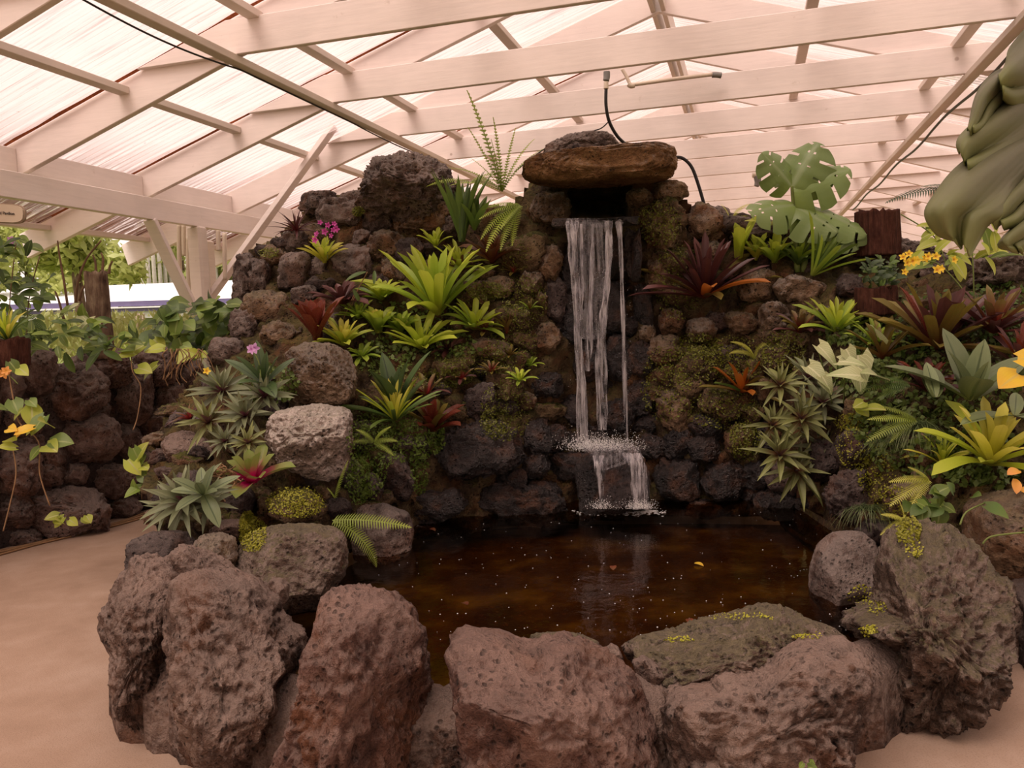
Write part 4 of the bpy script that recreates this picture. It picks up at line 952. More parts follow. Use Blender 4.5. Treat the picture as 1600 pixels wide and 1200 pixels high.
spray('yellow_flower', 'small yellow bloom at the head of the left rosette cluster', [(323, 580)], 4.7, 'ypetal', .025, [(345, 605), (335, 592), (324, 582)], 4.75)
spray('orange_flower', 'orange flower on the vine at the far left of the wall', [(6, 583), (10, 580)], 4.75, 'oranleaf', .035, [(28, 600), (18, 590), (8, 584)], 4.8)
spray('lilac_flower', 'small lilac bloom in the dark bush at the far left', [(17, 375), (20, 377)], 5.6, 'lilac', .03, [(25, 405), (20, 390), (18, 378)], 5.65)
# ferns
def fern(label, px, py, fr, mat='fern', Y=None, name='fern', cat='fern', w=.22, n=24, lift=0):
    """fr: list of (azimuth deg in picture plane, 0 right 90 up, length px, droop, toward-camera)"""
    p = np.array(atY(px, py, Y)) if Y else hit(px, py)[0]
    t = thing(name, label, cat, p+np.array([0, -.01, lift]))
    for i, (a, L, dr, fw) in enumerate(fr):
        a = math.radians(a); X = Vector((math.cos(a), -fw, math.sin(a))).normalized()
        Zv = Vector((-math.sin(a)*.5 if math.cos(a) > 0 else math.sin(a)*.5, -.6, .9)); Zv = (Zv-X*Zv.dot(X)).normalized(); Yv = Zv.cross(X)
        o = link('frond', frond_mesh(1., w, dr, mat, n, i % 3), None, t); o.matrix_basis = Matrix((X, Yv, Zv)).transposed().to_4x4() @ Matrix.Scale(L*pxm(p[1]), 4)
    return t
fern('tall upright sword fern rising behind the capstone, left', 785, 300, [(103, 165, .2, .0), (112, 110, .2, .1), (92, 112, .15, .1), (80, 100, .2, 0), (70, 100, .6, 0), (60, 95, .7, .1), (135, 95, .8, .1), (98, 80, .1, .3), (150, 85, .9, .2), (120, 70, .5, .4)], Y=6.0, w=.13)
fern('drooping light green fern left of the cave mouth', 812, 320, [(200, 85, .9, .4), (215, 95, .8, .5), (235, 85, .5, .6), (250, 70, .4, .5), (185, 70, .6, .4), (170, 60, .7, .3), (225, 60, .3, .8)], Y=5.75, w=.3)
fern('feathery fern right of the dark green orchid', 735, 285, [(165, 70, .8, .2), (30, 62, .9, .2), (15, 55, .9, .3), (5, 45, .8, .4)], Y=6.1, w=.3)
fern('two arching sword fern fronds over the pool, left edge', 520, 812, [(4, 128, .45, .2), (-12, 118, 1.75, .5)], Y=4.0, w=.3, n=30)
fern('short upright fern frond against the lichen boulder', 524, 778, [(72, 66, .2, .1), (110, 22, .4, .3)], Y=4.3, w=.26)
fern('pale yellow fern on the moss above the orange bromeliad', 1178, 560, [(75, 46, 1.3, .3), (110, 50, 1.4, .3), (50, 46, 1.5, .4), (130, 45, 1.5, .4), (25, 36, 1.5, .4)], 'fernp', w=.4)
fern('fern fronds reaching left from under the orchid leaves, right bank', 1430, 655, [(170, 82, .3, .2), (188, 92, .5, .3), (150, 66, .4, .1), (200, 60, .7, .4)], 'fern', Y=4.05, w=.3)
fern('dark fern under the cream arrow leaf, right bank', 1420, 600, [(175, 80, .4, .2), (160, 66, .4, .1), (190, 60, .4, .3)], 'green', Y=4.3, w=.34)
fern('pale fern above the ribbed boulder', 1450, 748, [(170, 72, .4, .3), (195, 84, .5, .4), (215, 70, .5, .5), (140, 46, .4, .3)], 'fernp', Y=3.75, w=.32)
fern('small pale fern on the left shoulder of the ribbed boulder', 1412, 812, [(150, 48, .5, .4), (190, 50, .6, .4), (215, 44, .5, .5), (100, 36, .4, .2)], 'fernp', Y=3.5, w=.34)
fern('yellow fern by the top bromeliads, left of the monstera', 1200, 352, [(150, 40, .8, .3), (100, 36, .8, .3), (40, 40, .9, .3), (15, 34, .9, .3)], 'fernp', Y=5.9, w=.36)
fern('thin arching fern in front of the beams, right of the capstone', 1140, 345, [(60, 48, 1.1, .1), (100, 30, .8, .2), (30, 30, .8, .2)], 'fernp', Y=6.0, w=.3)
fern('small ferny clump on the right shoulder of the ledge under the spidery bromeliad', 585, 690, [(20, 40, .8, .4), (60, 40, .8, .4), (120, 36, .8, .4), (160, 40, .8, .4), (-20, 40, .6, .5)], 'fern', Y=4.85, w=.4)
fern('small fern at the feet of the tree-fern trunk', 70, 530, [(100, 60, .6, .3), (60, 66, .8, .3), (130, 50, .8, .3), (20, 60, .8, .3), (160, 50, .7, .3)], 'green', Y=5.6, w=.3)
fern('dark palm frond hanging in from the right, upper', 1640, 100, [(215, 120, .5, .0), (200, 130, .6, .0), (235, 130, .4, .1), (250, 110, .4, 0), (185, 100, .8, 0)], 'palm', Y=5.2, name='palm', cat='palm', w=.6, n=34)
fern('dark palm frond arching left below the beams, right', 1500, 300, [(168, 112, .75, 0), (150, 60, .8, 0)], 'palm', Y=5.4, name='palm', cat='palm', w=.36, n=30)
# monstera on the right crest
def monstera_leaf(L, Wd, mat, cup=.25, slots=4, seed=0):
    key = ('m', L, Wd, seed, mat)
    if key in _lm: return _lm[key]
    nu, nw = 44, 9; vs = []; uv = []; fs = []; rd = random.Random(seed)
    for sg in (-1, 1):
        o = len(vs)
        for i in range(nu+1):
            t = i/nu; w = Wd/2*math.sin(PI*(.12+.88*t)**.8)**.75 if t < 1 else 0.0
            for j in range(nw+1):
                q = j/nw; sweep = -.22*(1-t)+.28*t
                x = L*t+q*w*sweep*1.4; y = sg*q*w; z = -cup*(q**2)*w*1.3-.35*L*(t**2)*cup+.02*L*math.sin(t*22+seed)*q
                vs.append((x, y, z)); uv.append((t, .5+.5*sg*q))
        for i in range(nu):
            ph = (i/nu*slots*1.15+.15*seed) % 1
            for j in range(nw):
                cut = ph < .17 and j >= 4 and .12 < i/nu < .93
                hole = .5 < ph < .62 and j == 1 and .2 < i/nu < .8
                if cut or hole: continue
                a = o+i*(nw+1)+j; f = (a, a+1, a+nw+2, a+nw+1); fs.append(f if sg > 0 else f[::-1])
    me = mesh('leaf', vs, fs, True, MT[mat], uv); _lm[key] = me; return me
mb = np.array(hit(1240, 420)[0]); mo = thing('monstera', 'young monstera with split leaves on a thick green stalk, right of the falls', 'monstera', mb)
s5 = pxm(mb[1])
def mpt(x, y, dy=0): p = np.array(atY(x, y, mb[1]+dy)); return p-mb
tube('stalk', [mpt(1246, 425), mpt(1243, 360, -.05), mpt(1239, 300, -.05), mpt(1238, 285, -.05)], .022, MT['stem'], mo, 8, .012)
tube('stalk', [mpt(1256, 425), mpt(1258, 380, -.02), mpt(1256, 340, -.04)], .026, MT['stem'], mo, 8, .018)
for k, (x0, y0, a, L, Wd, tw, fw) in enumerate([(1238, 290, 62, 62, 78, -.2, .1), (1240, 292, 20, 72, 72, .5, .2), (1236, 290, 130, 55, 50, -.4, .2), (1240, 320, 185, 66, 62, .2, .5), (1242, 322, -35, 62, 70, .1, .6), (1268, 325, -25, 74, 60, .2, .4), (1290, 345, -12, 62, 58, .1, .3), (1300, 350, -50, 46, 50, .2, .6)]):
    a = math.radians(a); X = Vector((math.cos(a), -fw, math.sin(a))).normalized(); Zv = Vector((tw, -.75, .65)); Zv = (Zv-X*Zv.dot(X)).normalized(); Yv = Zv.cross(X)
    o = link('leaf', monstera_leaf(1., Wd/L, 'monst', .45, 3, k % 3), None, mo); m = Matrix((X, Yv, Zv)).transposed().to_4x4() @ Matrix.Scale(L*s5*1.2, 4); m.translation = Vector(mpt(x0, y0, -.08)); o.matrix_basis = m
    tube('petiole', [mpt(1244, 350, -.04), mpt((x0+1244)/2, (y0+345)/2-6, -.07), mpt(x0, y0, -.08)], .006, MT['stem'], mo, 6)
rosette('monstera_base_leaves', 'fan of long green straps at the base of the young monstera', 1262, 432, 86, ['green', 'lime2'], n=13, w=.11, el=(1.45, .7), side=.5, droop=.5)
# the near monstera leaf hanging in from the right
nm = thing('monstera', 'huge drooping dull-green monstera leaf hanging close to the camera at the right', 'monstera', atY(1640, 40, 1.75))
nb = np.array(atY(1640, 40, 1.75))
def lobe(rows, mat='monstn'):
    """rows: (xa,ya,xb,yb,Y): left and right edge of the lobe down its length"""
    q = []
    for i in range(len(rows)-1):
        for k in range(6):
            t = k/6; r0 = rows[max(i-1, 0)]; r3 = rows[min(i+2, len(rows)-1)]
            q.append([.5*(2*b_+(c_-a_)*t+(2*a_-5*b_+4*c_-d_)*t*t+(3*b_-a_-3*c_+d_)*t**3) for a_, b_, c_, d_ in zip(r0, rows[i], rows[i+1], r3)])
    q.append(rows[-1]); nx = 15; vs = []; uv = []; fs = []; n = len(q)
    for i, (xa, ya, xb, yb, Y) in enumerate(q):
        for k in range(nx):
            s = k/(nx-1); t = i/(n-1)
            w = math.sin(s*PI*4+t*1.2)*.016*(.3+t)-.04*math.sin(s*PI)+.012*math.sin(s*7+t*5)
            p = np.array(atY(xa+(xb-xa)*s, ya+(yb-ya)*s+7*math.sin(s*12+t*3)*t, Y+w)); vs.append(p-nb); uv.append((t, s))
    for i in range(n-1):
        for k in range(nx-1): a = i*nx+k; fs.append((a, a+1, a+nx+1, a+nx))
    o = link('leaf_lobe', mesh('leaf_lobe', vs, fs, True, MT[mat], uv), None, nm)
    m = o.modifiers.new('t', 'SOLIDIFY'); m.thickness = .0025; return o
lobe([(1625, 20, 1690, 90, 1.8), (1578, 70, 1640, 150, 1.74), (1572, 95, 1590, 165, 1.72), (1560, 120, 1568, 150, 1.71)])
lobe([(1600, 110, 1660, 180, 1.82), (1560, 108, 1600, 140, 1.76), (1528, 140, 1560, 165, 1.72), (1515, 190, 1540, 195, 1.7), (1512, 207, 1522, 202, 1.69)])
lobe([(1640, 85, 1700, 190, 1.85), (1590, 120, 1640, 210, 1.78), (1540, 170, 1590, 240, 1.73), (1498, 212, 1545, 262, 1.7), (1500, 240, 1515, 268, 1.69)])
lobe([(1690, 150, 1720, 290, 1.85), (1600, 190, 1640, 260, 1.78), (1540, 225, 1600, 300, 1.7), (1490, 262, 1592, 320, 1.66), (1460, 300, 1572, 335, 1.63), (1445, 330, 1545, 345, 1.62), (1462, 362, 1528, 372, 1.63), (1490, 375, 1515, 395, 1.64)])
lobe([(1720, 200, 1760, 330, 1.85), (1620, 245, 1680, 290, 1.75), (1580, 290, 1620, 320, 1.7), (1545, 330, 1598, 345, 1.67), (1545, 352, 1570, 352, 1.67)])
lobe([(1720, 240, 1760, 380, 1.85), (1640, 300, 1680, 340, 1.75), (1600, 335, 1640, 372, 1.68), (1560, 378, 1598, 388, 1.66), (1585, 390, 1600, 392, 1.66)])
tube('petiole', [np.zeros(3), np.array([.3, .3, .25]), np.array([1.0, .9, -.2]), np.array([1.4, 1.2, -1.4])], .012, MT['stem'], nm)
# ------------------------------------------------------------------ vines and bushes of separate leaves
def leafy(name, label, cat, pts, mat, size, kind='heart', w=.75, Yb=None, stems=None, down=.3, smat='bstem', group=None):
    """pts: (px,py,Y) of every leaf base"""
    c = np.mean([np.array(atY(*p)) for p in pts], 0); t = thing(name, label, cat, c, group)
    for i, (x, y, Y) in enumerate(pts):
        p = np.array(atY(x, y, Y))-c; m_ = mat if isinstance(mat, str) else random.choice(mat)
        me = leaf_mesh(kind, 1., w, .5, m_, 7, i % 3)
        az = random.uniform(0, 2*PI); L = size*pxm(Y)*random.uniform(.65, 1.25)
        X = Vector((math.cos(az), random.uniform(-.9, .0), math.sin(az)*.6-down)).normalized()
        Zv = Vector((random.uniform(-.4, .4), -.7, .8)); Zv = (Zv-X*Zv.dot(X)).normalized(); Yv = Zv.cross(X)
        o = bpy.data.objects.new('leaf', me); COL.objects.link(o); o.parent = t
        m = Matrix((X, Yv, Zv)).transposed().to_4x4() @ Matrix.Scale(L, 4); m.translation = Vector(p); o.matrix_basis = m
    for s_ in (stems or []):
        tube('stem', [np.array(atY(*q))-c for q in s_], .004, MT[smat], t, 5)
    return t
def cloud(n, x0, x1, y0, y1, Y0, Y1, poly=None):
    out = []
    while len(out) < n:
        x = random.uniform(x0, x1); y = random.uniform(y0, y1)
        if poly and not inpoly(x, y, poly): continue
        out.append((x, y, random.uniform(Y0, Y1)))
    return out
leafy('climbing_bush', 'dark leafy bush behind the wall at the far left', 'bush', cloud(190, -60, 84, 366, 545, 5.5, 6.3, [(-60, 366), (30, 362), (60, 400), (84, 440), (70, 470), (60, 500), (55, 540), (-60, 545)]), ['heartd', 'heartd', 'heart'], 27, 'ellip', .48,
      stems=[[(20, 560, 5.9), (15, 480, 5.9), (25, 380, 5.9)], [(40, 560, 5.8), (45, 470, 5.8), (62, 400, 5.8)]])
leafy('vine', 'broad-leaved green vine heaped on the wall by the white post', 'vine', cloud(100, 235, 372, 468, 545, 5.9, 6.6, [(235, 500), (262, 472), (340, 470), (372, 480), (360, 520), (330, 545), (280, 540), (240, 545)]), ['heart', 'heartd'], 28, 'heart', .8)
leafy('vine', 'light green vine trailing over the middle of the dry-stone wall', 'vine', [(195, 545, 5.75), (210, 552, 5.7), (225, 540, 5.8), (180, 548, 5.75), (240, 530, 5.9), (170, 540, 5.85), (255, 545, 5.8), (300, 548, 5.75), (310, 555, 5.7), (318, 562, 5.65), (285, 540, 5.8), (330, 550, 5.7), (246, 570, 5.65), (215, 575, 5.6)], ['heart', 'heartl'], 30, 'heart', .75,
      stems=[[(205, 555, 5.7), (207, 580, 5.6), (220, 605, 5.55), (215, 650, 5.5), (208, 672, 5.45)]], smat='root')
leafy('vine', 'low ferny greens on top of the wall left of the tree-fern trunk', 'vine', cloud(60, 40, 205, 500, 552, 5.4, 5.9), ['heart', 'heartd'], 30, 'ellip', .4)
leafy('vine', 'yellow-green vine with a few orange leaves climbing the left wall', 'vine', [(20, 625, 4.75), (35, 640, 4.7), (10, 640, 4.75), (50, 635, 4.7), (70, 650, 4.65), (78, 665, 4.65), (60, 660, 4.65), (20, 690, 4.65), (25, 700, 4.6), (45, 625, 4.7), (62, 700, 4.6), (72, 695, 4.6), (80, 690, 4.6), (15, 565, 4.8), (30, 575, 4.75)], ['heartl', 'heart', 'heart'], 32, 'heart', .72,
      stems=[[(12, 570, 4.8), (20, 620, 4.78), (30, 660, 4.7), (60, 690, 4.66), (62, 740, 4.6), (78, 790, 4.6)], [(20, 700, 4.68), (25, 740, 4.65), (15, 790, 4.6), (5, 830, 4.55)]], smat='root')
leafy('vine', 'three yellow leaves on the left wall vine', 'leaf', [(12, 670, 4.62), (34, 668, 4.6), (52, 668, 4.6)], 'yellow', 26, 'heart', .6)
leafy('vine', 'pale green shoot climbing beside the spilling rosettes', 'vine', [(208, 700, 4.9), (215, 715, 4.9), (222, 728, 4.9), (218, 742, 4.9), (228, 712, 4.9), (230, 740, 4.88), (200, 718, 4.9), (222, 760, 4.88), (215, 770, 4.88)], ['heartl', 'heart'], 27, 'heart', .65, stems=[[(205, 700, 4.92), (218, 735, 4.92), (222, 780, 4.92)]])
leafy('weed', 'small pale weed growing at the foot of the wall on the path', 'weed', [(92, 805, 5.0), (100, 808, 5.0), (108, 812, 5.0), (88, 812, 5.0), (98, 816, 5.0), (130, 808, 5.1), (135, 806, 5.1)], 'heartl', 18, 'heart', .8)
leafy('philodendron', 'yellow-green philodendron behind the huge hanging leaf', 'plant', cloud(42, 1440, 1560, 335, 415, 4.6, 5.2)+cloud(16, 1580, 1650, 150, 340, 4.6, 5.2), ['heartl', 'heartl', 'heart'], 36, 'ellip', .45, stems=[[(1522, 470, 5.0), (1520, 410, 5.0), (1515, 350, 5.0)], [(1480, 420, 5.0), (1460, 370, 5.0), (1408, 335, 5.0)]], smat='stem')
leafy('syngonium', 'cream-veined arrow leaves on the right bank', 'plant', [(1278, 540, 4.55), (1262, 572, 4.5), (1322, 545, 4.5), (1285, 588, 4.45), (1310, 565, 4.5), (1375, 590, 4.3), (1345, 588, 4.3), (1375, 530, 4.5), (1340, 555, 4.5)], 'syng', 52, 'arrow', .62,
      stems=[[(1300, 630, 4.7), (1290, 590, 4.6), (1278, 545, 4.56)], [(1318, 630, 4.7), (1320, 590, 4.6), (1322, 548, 4.51)]], smat='stem', down=.15)
leafy('ivy', 'lobed bright yellow-green leaf pair over the dark hollow, right bank', 'leaf', [(1345, 640, 4.2), (1338, 632, 4.2), (1350, 628, 4.2)], 'heartl', 38, 'heart', .7)
leafy('yellow_leaf', 'large yellow leaf with a brown blotch at the right frame edge', 'leaf', [(1590, 560, 3.6), (1592, 585, 3.6)], 'yellow', 46, 'heart', .85)
leafy('orange_leaf', 'curled orange leaves by the big yellow-green bromeliad', 'leaf', [(1585, 748, 3.5), (1592, 735, 3.5), (1594, 765, 3.5)], 'oranleaf', 24, 'ellip', .6)
leafy('vine', 'grey-green leafy sprigs sprawling on the ribbed boulder', 'vine', cloud(14, 1425, 1475, 770, 805, 3.55, 3.75)+[(1490, 770, 3.5), (1520, 775, 3.45), (1540, 790, 3.4), (1600, 830, 3.3)], ['heart', 'green'], 30, 'heart', .7, stems=[[(1500, 820, 3.4), (1510, 800, 3.42), (1540, 785, 3.42)], [(1535, 850, 3.3), (1550, 838, 3.3), (1600, 832, 3.3)]], smat='stem')
leafy('weed', 'tiny green sprout at the foot of the broad front boulder', 'weed', [(1255, 1192, 2.1), (1265, 1190, 2.1), (1262, 1198, 2.1)], 'heart', 16, 'heart', .8)
leafy('jade_plant', 'small jade plant with stubby leaves in a bark pot, right bank', 'plant', cloud(90, 1342, 1405, 405, 455, 4.95, 5.15, [(1342, 440), (1355, 412), (1380, 404), (1402, 412), (1406, 440), (1385, 455), (1355, 455)]), ['green', 'dgreen'], 15, 'ellip', .55, down=-.6)
leafy('orchid_canes', 'leafless brown orchid canes with a few long leaves, upper left slope', 'plant', [(572, 425, 5.7), (585, 423, 5.7), (560, 450, 5.68), (552, 452, 5.68)], 'green', 34, 'ellip', .26, stems=[[(545, 490, 5.75), (558, 455, 5.7), (574, 425, 5.7)], [(536, 500, 5.75), (556, 455, 5.72)]], smat='root')
# moss, ground cover, grass
def ivy_cover(name, label, cat, boxes, mat, n, size):
    vs = []; fs = []; uv = []
    for k in range(n):
        x0, y0, rx, ry = random.choice(boxes); a = random.uniform(0, 2*PI); q = math.sqrt(random.random()); x = x0+rx*q*math.cos(a); y = y0+ry*q*math.sin(a)
        h = BVH.ray_cast(Vector(EYE), Vector(ray(x, y)).normalized())
        if h[0] is None: continue
        p = np.array(h[0]); nn = np.array(h[1]); nn = nn if nn@ray(x, y) < 0 else -nn
        s = size*random.uniform(.6, 1.3); p = p+nn*random.uniform(0, s*2.2)
        d = rng.normal(size=3); d -= nn*(d@nn)*.6; d /= np.linalg.norm(d); e = np.cross(d, nn+rng.normal(size=3)*.35); e /= np.linalg.norm(e)+1e-9
        b = len(vs); vs += [p-d*s, p+e*s*.7, p+d*s, p-e*s*.7]; uv += [(0, .5), (.5, 0), (1, .5), (.5, 1)]; fs.append((b, b+1, b+2, b+3))
    o = link(name, mesh(name, vs, fs, False, MT[mat], uv)); return tag(o, label, cat, kind='stuff')
MT['creep'] = leafmat('tiny_creeper_leaf', (.10, .16, .025), (.15, .22, .03), (.2, .27, .04), trans=.3)
MT['mossl'] = leafmat('moss_tuft', (.10, .11, .012), (.15, .16, .018), (.2, .2, .03), trans=.2)
MT['mossy'] = leafmat('bright_moss_tuft', (.26, .27, .02), (.36, .36, .03), (.45, .42, .05), trans=.25)
ivy_cover('creeping_fig', 'small-leaved creeper hanging over the ledge right of the lichen boulder', 'creeper', [(585, 690, 45, 45), (640, 690, 40, 35), (575, 735, 30, 45), (655, 725, 14, 50), (600, 660, 50, 25), (560, 750, 20, 40), (680, 680, 14, 30)], 'creep', 5200, .008)
ivy_cover('moss_cover', 'olive moss carpeting the shelf left of the waterfall', 'moss', [(740, 565, 60, 22), (800, 540, 40, 50), (790, 640, 40, 50), (700, 590, 40, 16), (820, 470, 36, 40), (775, 660, 24, 26), (760, 455, 30, 14), (600, 640, 30, 14)], 'mossl', 6500, .007)
ivy_cover('moss_cover', 'olive moss on the rocks right of the waterfall', 'moss', [(1100, 570, 70, 35), (1150, 560, 50, 35), (1060, 440, 40, 60), (1130, 640, 60, 30), (1030, 350, 34, 34), (1225, 550, 36, 36), (1165, 690, 26, 30), (1040, 600, 40, 60), (1090, 540, 40, 20)], 'mossl', 6500, .0075)
ivy_cover('moss_cover', 'bright lime moss on the hummock by the left pool edge', 'moss', [(462, 785, 46, 24), (395, 835, 22, 28), (385, 820, 12, 22)], 'mossy', 3200, .006)
ivy_cover('moss_cover', 'specks of lime moss on the right rim boulders', 'moss', [(1370, 950, 16, 12), (1358, 985, 14, 7), (1060, 1000, 24, 4), (1260, 995, 24, 5), (1430, 860, 14, 14), (1160, 965, 50, 6), (1345, 930, 22, 16)], 'mossy', 650, .005)
ivy_cover('moss_cover', 'yellowish moss and creeper on the right bank over the hollow', 'moss', [(1340, 690, 34, 46), (1400, 790, 40, 30), (1370, 740, 30, 40), (1330, 660, 24, 14), (1420, 830, 20, 20)], 'mossy', 2600, .006)
ivy_cover('moss_cover', 'sparse green growth between the stones at the top left of the rockwork', 'moss', [(560, 330, 10, 8), (420, 395, 16, 8), (720, 470, 40, 20), (800, 400, 30, 30), (640, 590, 40, 20)], 'mossl', 1500, .006)
MT['under'] = leafmat('understory_leaf', (.07, .11, .025), (.11, .16, .03), (.17, .22, .05), trans=.25, rnd=.4)
ivy_cover('understory', 'small mixed green undergrowth between the bromeliads on the left slope', 'undergrowth', [(640, 510, 90, 40), (600, 560, 50, 30), (690, 540, 60, 20), (420, 600, 50, 30)], 'under', 1400, .016)
ivy_cover('understory', 'low leafy undergrowth filling the right bank beneath the larger plants', 'undergrowth', [(1430, 600, 90, 60), (1500, 660, 80, 60), (1440, 700, 80, 50), (1560, 560, 60, 60), (1540, 740, 60, 20), (1350, 590, 60, 30), (1380, 660, 50, 50), (1330, 520, 50, 20)], 'under', 3800, .017)
ivy_cover('understory', 'dark leaves and litter around the maroon bromeliads, upper right bank', 'undergrowth', [(1450, 500, 110, 40), (1560, 490, 60, 50), (1400, 540, 70, 30)], 'green', 900, .018)
def grass(label, px, py, r, n, Y=None):
    p = np.array(atY(px, py, Y)) if Y else hit(px, py)[0]; t = thing('grass_tuft', label, 'grass', p)
    vs = []; fs = []; uv = []
    for k in range(n):
        a = random.uniform(0, 2*PI); L = r*pxm(p[1])*random.uniform(.5, 1.1); d = np.array([math.cos(a), math.sin(a)*.7-.2, 0]); e = np.array([-d[1], d[0], 0])*.0028; o = np.array([random.gauss(0, .03), random.gauss(0, .02), 0])
        b = len(vs); up = random.uniform(.3, 1.)
        for i in range(6):
            s = i/5; q = o+d*L*s+np.array([0, 0, L*(up*s-(up+.5)*s*s)]); vs += [q-e*(1-s*.9), q+e*(1-s*.9)]; uv += [(s, 0), (s, 1)]
        for i in range(5): fs.append((b+2*i, b+2*i+1, b+2*i+3, b+2*i+2))
    o = link('blades', mesh('blades', vs, fs, True, MT['grassb'], uv), None, t); o['kind'] = 'stuff'
MT['grassb'] = leafmat('grass_blade', (.06, .1, .035), (.1, .14, .05), (.2, .23, .09), trans=.2)
grass('tuft of fine dark grass on the right bank above the pool', 1352, 795, 56, 130, Y=4.05)
grass('mop of fine dark grass under the orchid leaves, right bank', 1430, 665, 66, 170, Y=4.1)
grass('small grass wisp in front of the dark hollow', 1390, 690, 44, 70, Y=4.1)
# dry roots
def roots(label, base, segs, Y):
    c = np.array(atY(*base, Y)); t = thing('roots', label, 'roots', c)
    for s_ in segs: tube('root', [np.array(atY(x, y, Y+random.uniform(-.03, .03)))-c for x, y in s_], .0035, MT['root'], t, 5)
seg = []
for k in range(16):
    x = 268+random.uniform(-6, 50); y = 545; q = [(x, y)]
    for i in range(4): x += random.uniform(-10, 12); y += random.uniform(8, 18); q.append((x, y))
    seg.append(q)
seg2 = [[(-20, 868+d_), (60, 848+d_*.6), (120, 832+d_), (180, 818+d_*.5), (240, 800+d_)] for d_ in (-3, 0, 4)]
def gp(x, y): return atZ(x, y, .01)
tt = thing('roots', 'thin brown creeping stems lying along the foot of the left wall', 'roots', gp(100, 838))
for q_ in seg2: tube('root', [gp(x+random.uniform(-4, 4), y)-gp(100, 838) for x, y in q_], .008, MT['root'], tt, 5)
roots('tangle of dry brown roots hanging down the wall below the vine', (290, 550), seg, 5.55)
seg = []
for k in range(18):
    x = 335+random.uniform(-10, 14); y = 748+random.uniform(-20, 18); q = [(x, y)]
    for i in range(4): x += random.uniform(2, 11); y += random.uniform(-9, 8); q.append((x, y))
    seg.append(q)
roots('tangle of pale dry roots beside the magenta-hearted plant', (345, 745), seg, 4.1)
# stumps, pot
def stump(name, label, cat, px, pyb, pyt, wpx, Y, mat, taper=.85, seed=0, Z0=None):
    b = np.array(atY(px, pyb, Y)); tp = np.array(atY(px, pyt, Y)); h = tp[2]-b[2]; r = wpx/2*pxm(Y); vs = []; fs = []; n = 40; m = 22
    for i in range(m+1):
        t = i/m
        for k in range(n):
            a = 2*PI*k/n; q = np.array([[math.cos(a)*2.2, math.sin(a)*2.2, t*h*2.5+seed]]); rr = r*(1-(1-taper)*t)*(1+.12*fbm(q, 3, seed)[0]+.05*math.sin(a*11+seed)+.04*fbm(q*4, 2, seed)[0])
            vs.append((rr*math.cos(a), rr*math.sin(a), h*t+(.03*fbm(q*3, 2, 3)[0] if i == m else 0)))
    for i in range(m):
        for k in range(n): fs.append((i*n+k, i*n+(k+1) % n, (i+1)*n+(k+1) % n, (i+1)*n+k))
    c = len(vs); vs.append((0, 0, h*.97)); fs += [(m*n+k, m*n+(k+1) % n, c) for k in range(n)]
    fs.append(tuple(range(n-1, -1, -1)))
    o = place(link(name, mesh(name, vs, fs), MT[mat]), b); return tag(o, label, cat)
def barkmat(name, a, b, c):
    m, t, out = nt(name); v = coords(t, (1, 1, .16)); n = noise(t, v, 34, 5, .7); n2 = noise(t, coords(t), 9, 4)
    col = ramp(t, mth(t, 'ADD', mth(t, 'MULTIPLY', n, .6), mth(t, 'MULTIPLY', n2, .4)), [(.35, a), (.5, b), (.68, c)]); principled(t, out, col, .95, .1, n, 1., .03); return m
MT['bark_dark'] = barkmat('dark_red_tree_fern_bark', (.02, .008, .006), (.07, .026, .018), (.14, .06, .04))
MT['bark_grey'] = barkmat('mottled_grey_bark', (.06, .035, .025), (.17, .11, .075), (.33, .25, .17))
MT['bark_pale'] = barkmat('pale_bamboo_stem', (.45, .42, .36), (.62, .58, .5), (.75, .7, .62))
stump('tree_fern_stump', 'dark red-brown tree-fern stump standing on the right crest', 'stump', 1371, 400, 331, 64, 5.7, 'bark_dark', .95, 2)
stump('bark_pot', 'low dark tree-fern pot holding the jade plant', 'pot', 1368, 492, 450, 60, 5.05, 'bark_dark', 1., 5)
tfo = stump('trunk', 'x', 'x', 160, 560, 425, 34, 6.2, 'bark_grey', .95, 3)
for k_ in ('label', 'category'): del tfo[k_]
stump('flower_pot', 'dark brown plant pot on the left wall at the frame edge', 'pot', 10, 572, 530, 62, 5.1, 'bark_dark', 1.1, 7)
rosette('spider_plant', 'yellow-green strappy plant in the brown pot at the left frame edge', 12, 532, 66, ['lime', 'yellowg', 'green'], n=18, w=.1, el=(1.5, .5), Y=5.1)
leafy('pothos', 'variegated pothos climbing the tree-fern trunk', 'vine', [(115, 480, 6.0), (125, 492, 5.95), (135, 500, 5.95), (148, 498, 5.9), (150, 512, 5.9), (122, 476, 5.95), (105, 490, 6.0), (165, 530, 5.9), (172, 538, 5.9)], ['syng', 'heart'], 26, 'heart', .7)
t = thing('tree_fern', 'mottled grey tree-fern trunk with bare dark curving stems behind the left wall', 'tree fern', atY(112, 500, 6.4)); tfo.parent = t; tfo.location = tfo.location-t.location; c = np.array(atY(112, 500, 6.4))
for pts in ([(118, 475), (122, 440), (135, 405), (158, 376)], [(106, 480), (100, 440), (93, 400), (90, 376)], [(150, 425), (149, 410), (145, 398)], [(160, 424), (161, 405), (158, 395)], [(170, 428), (172, 415), (176, 408)], [(124, 470), (130, 450), (148, 425)], [(100, 500), (92, 470), (86, 455)]):
    tube('stem', [np.array(atY(x, y, 6.4))-c for x, y in pts], .012, MT['bstem'], t, 6, .006)
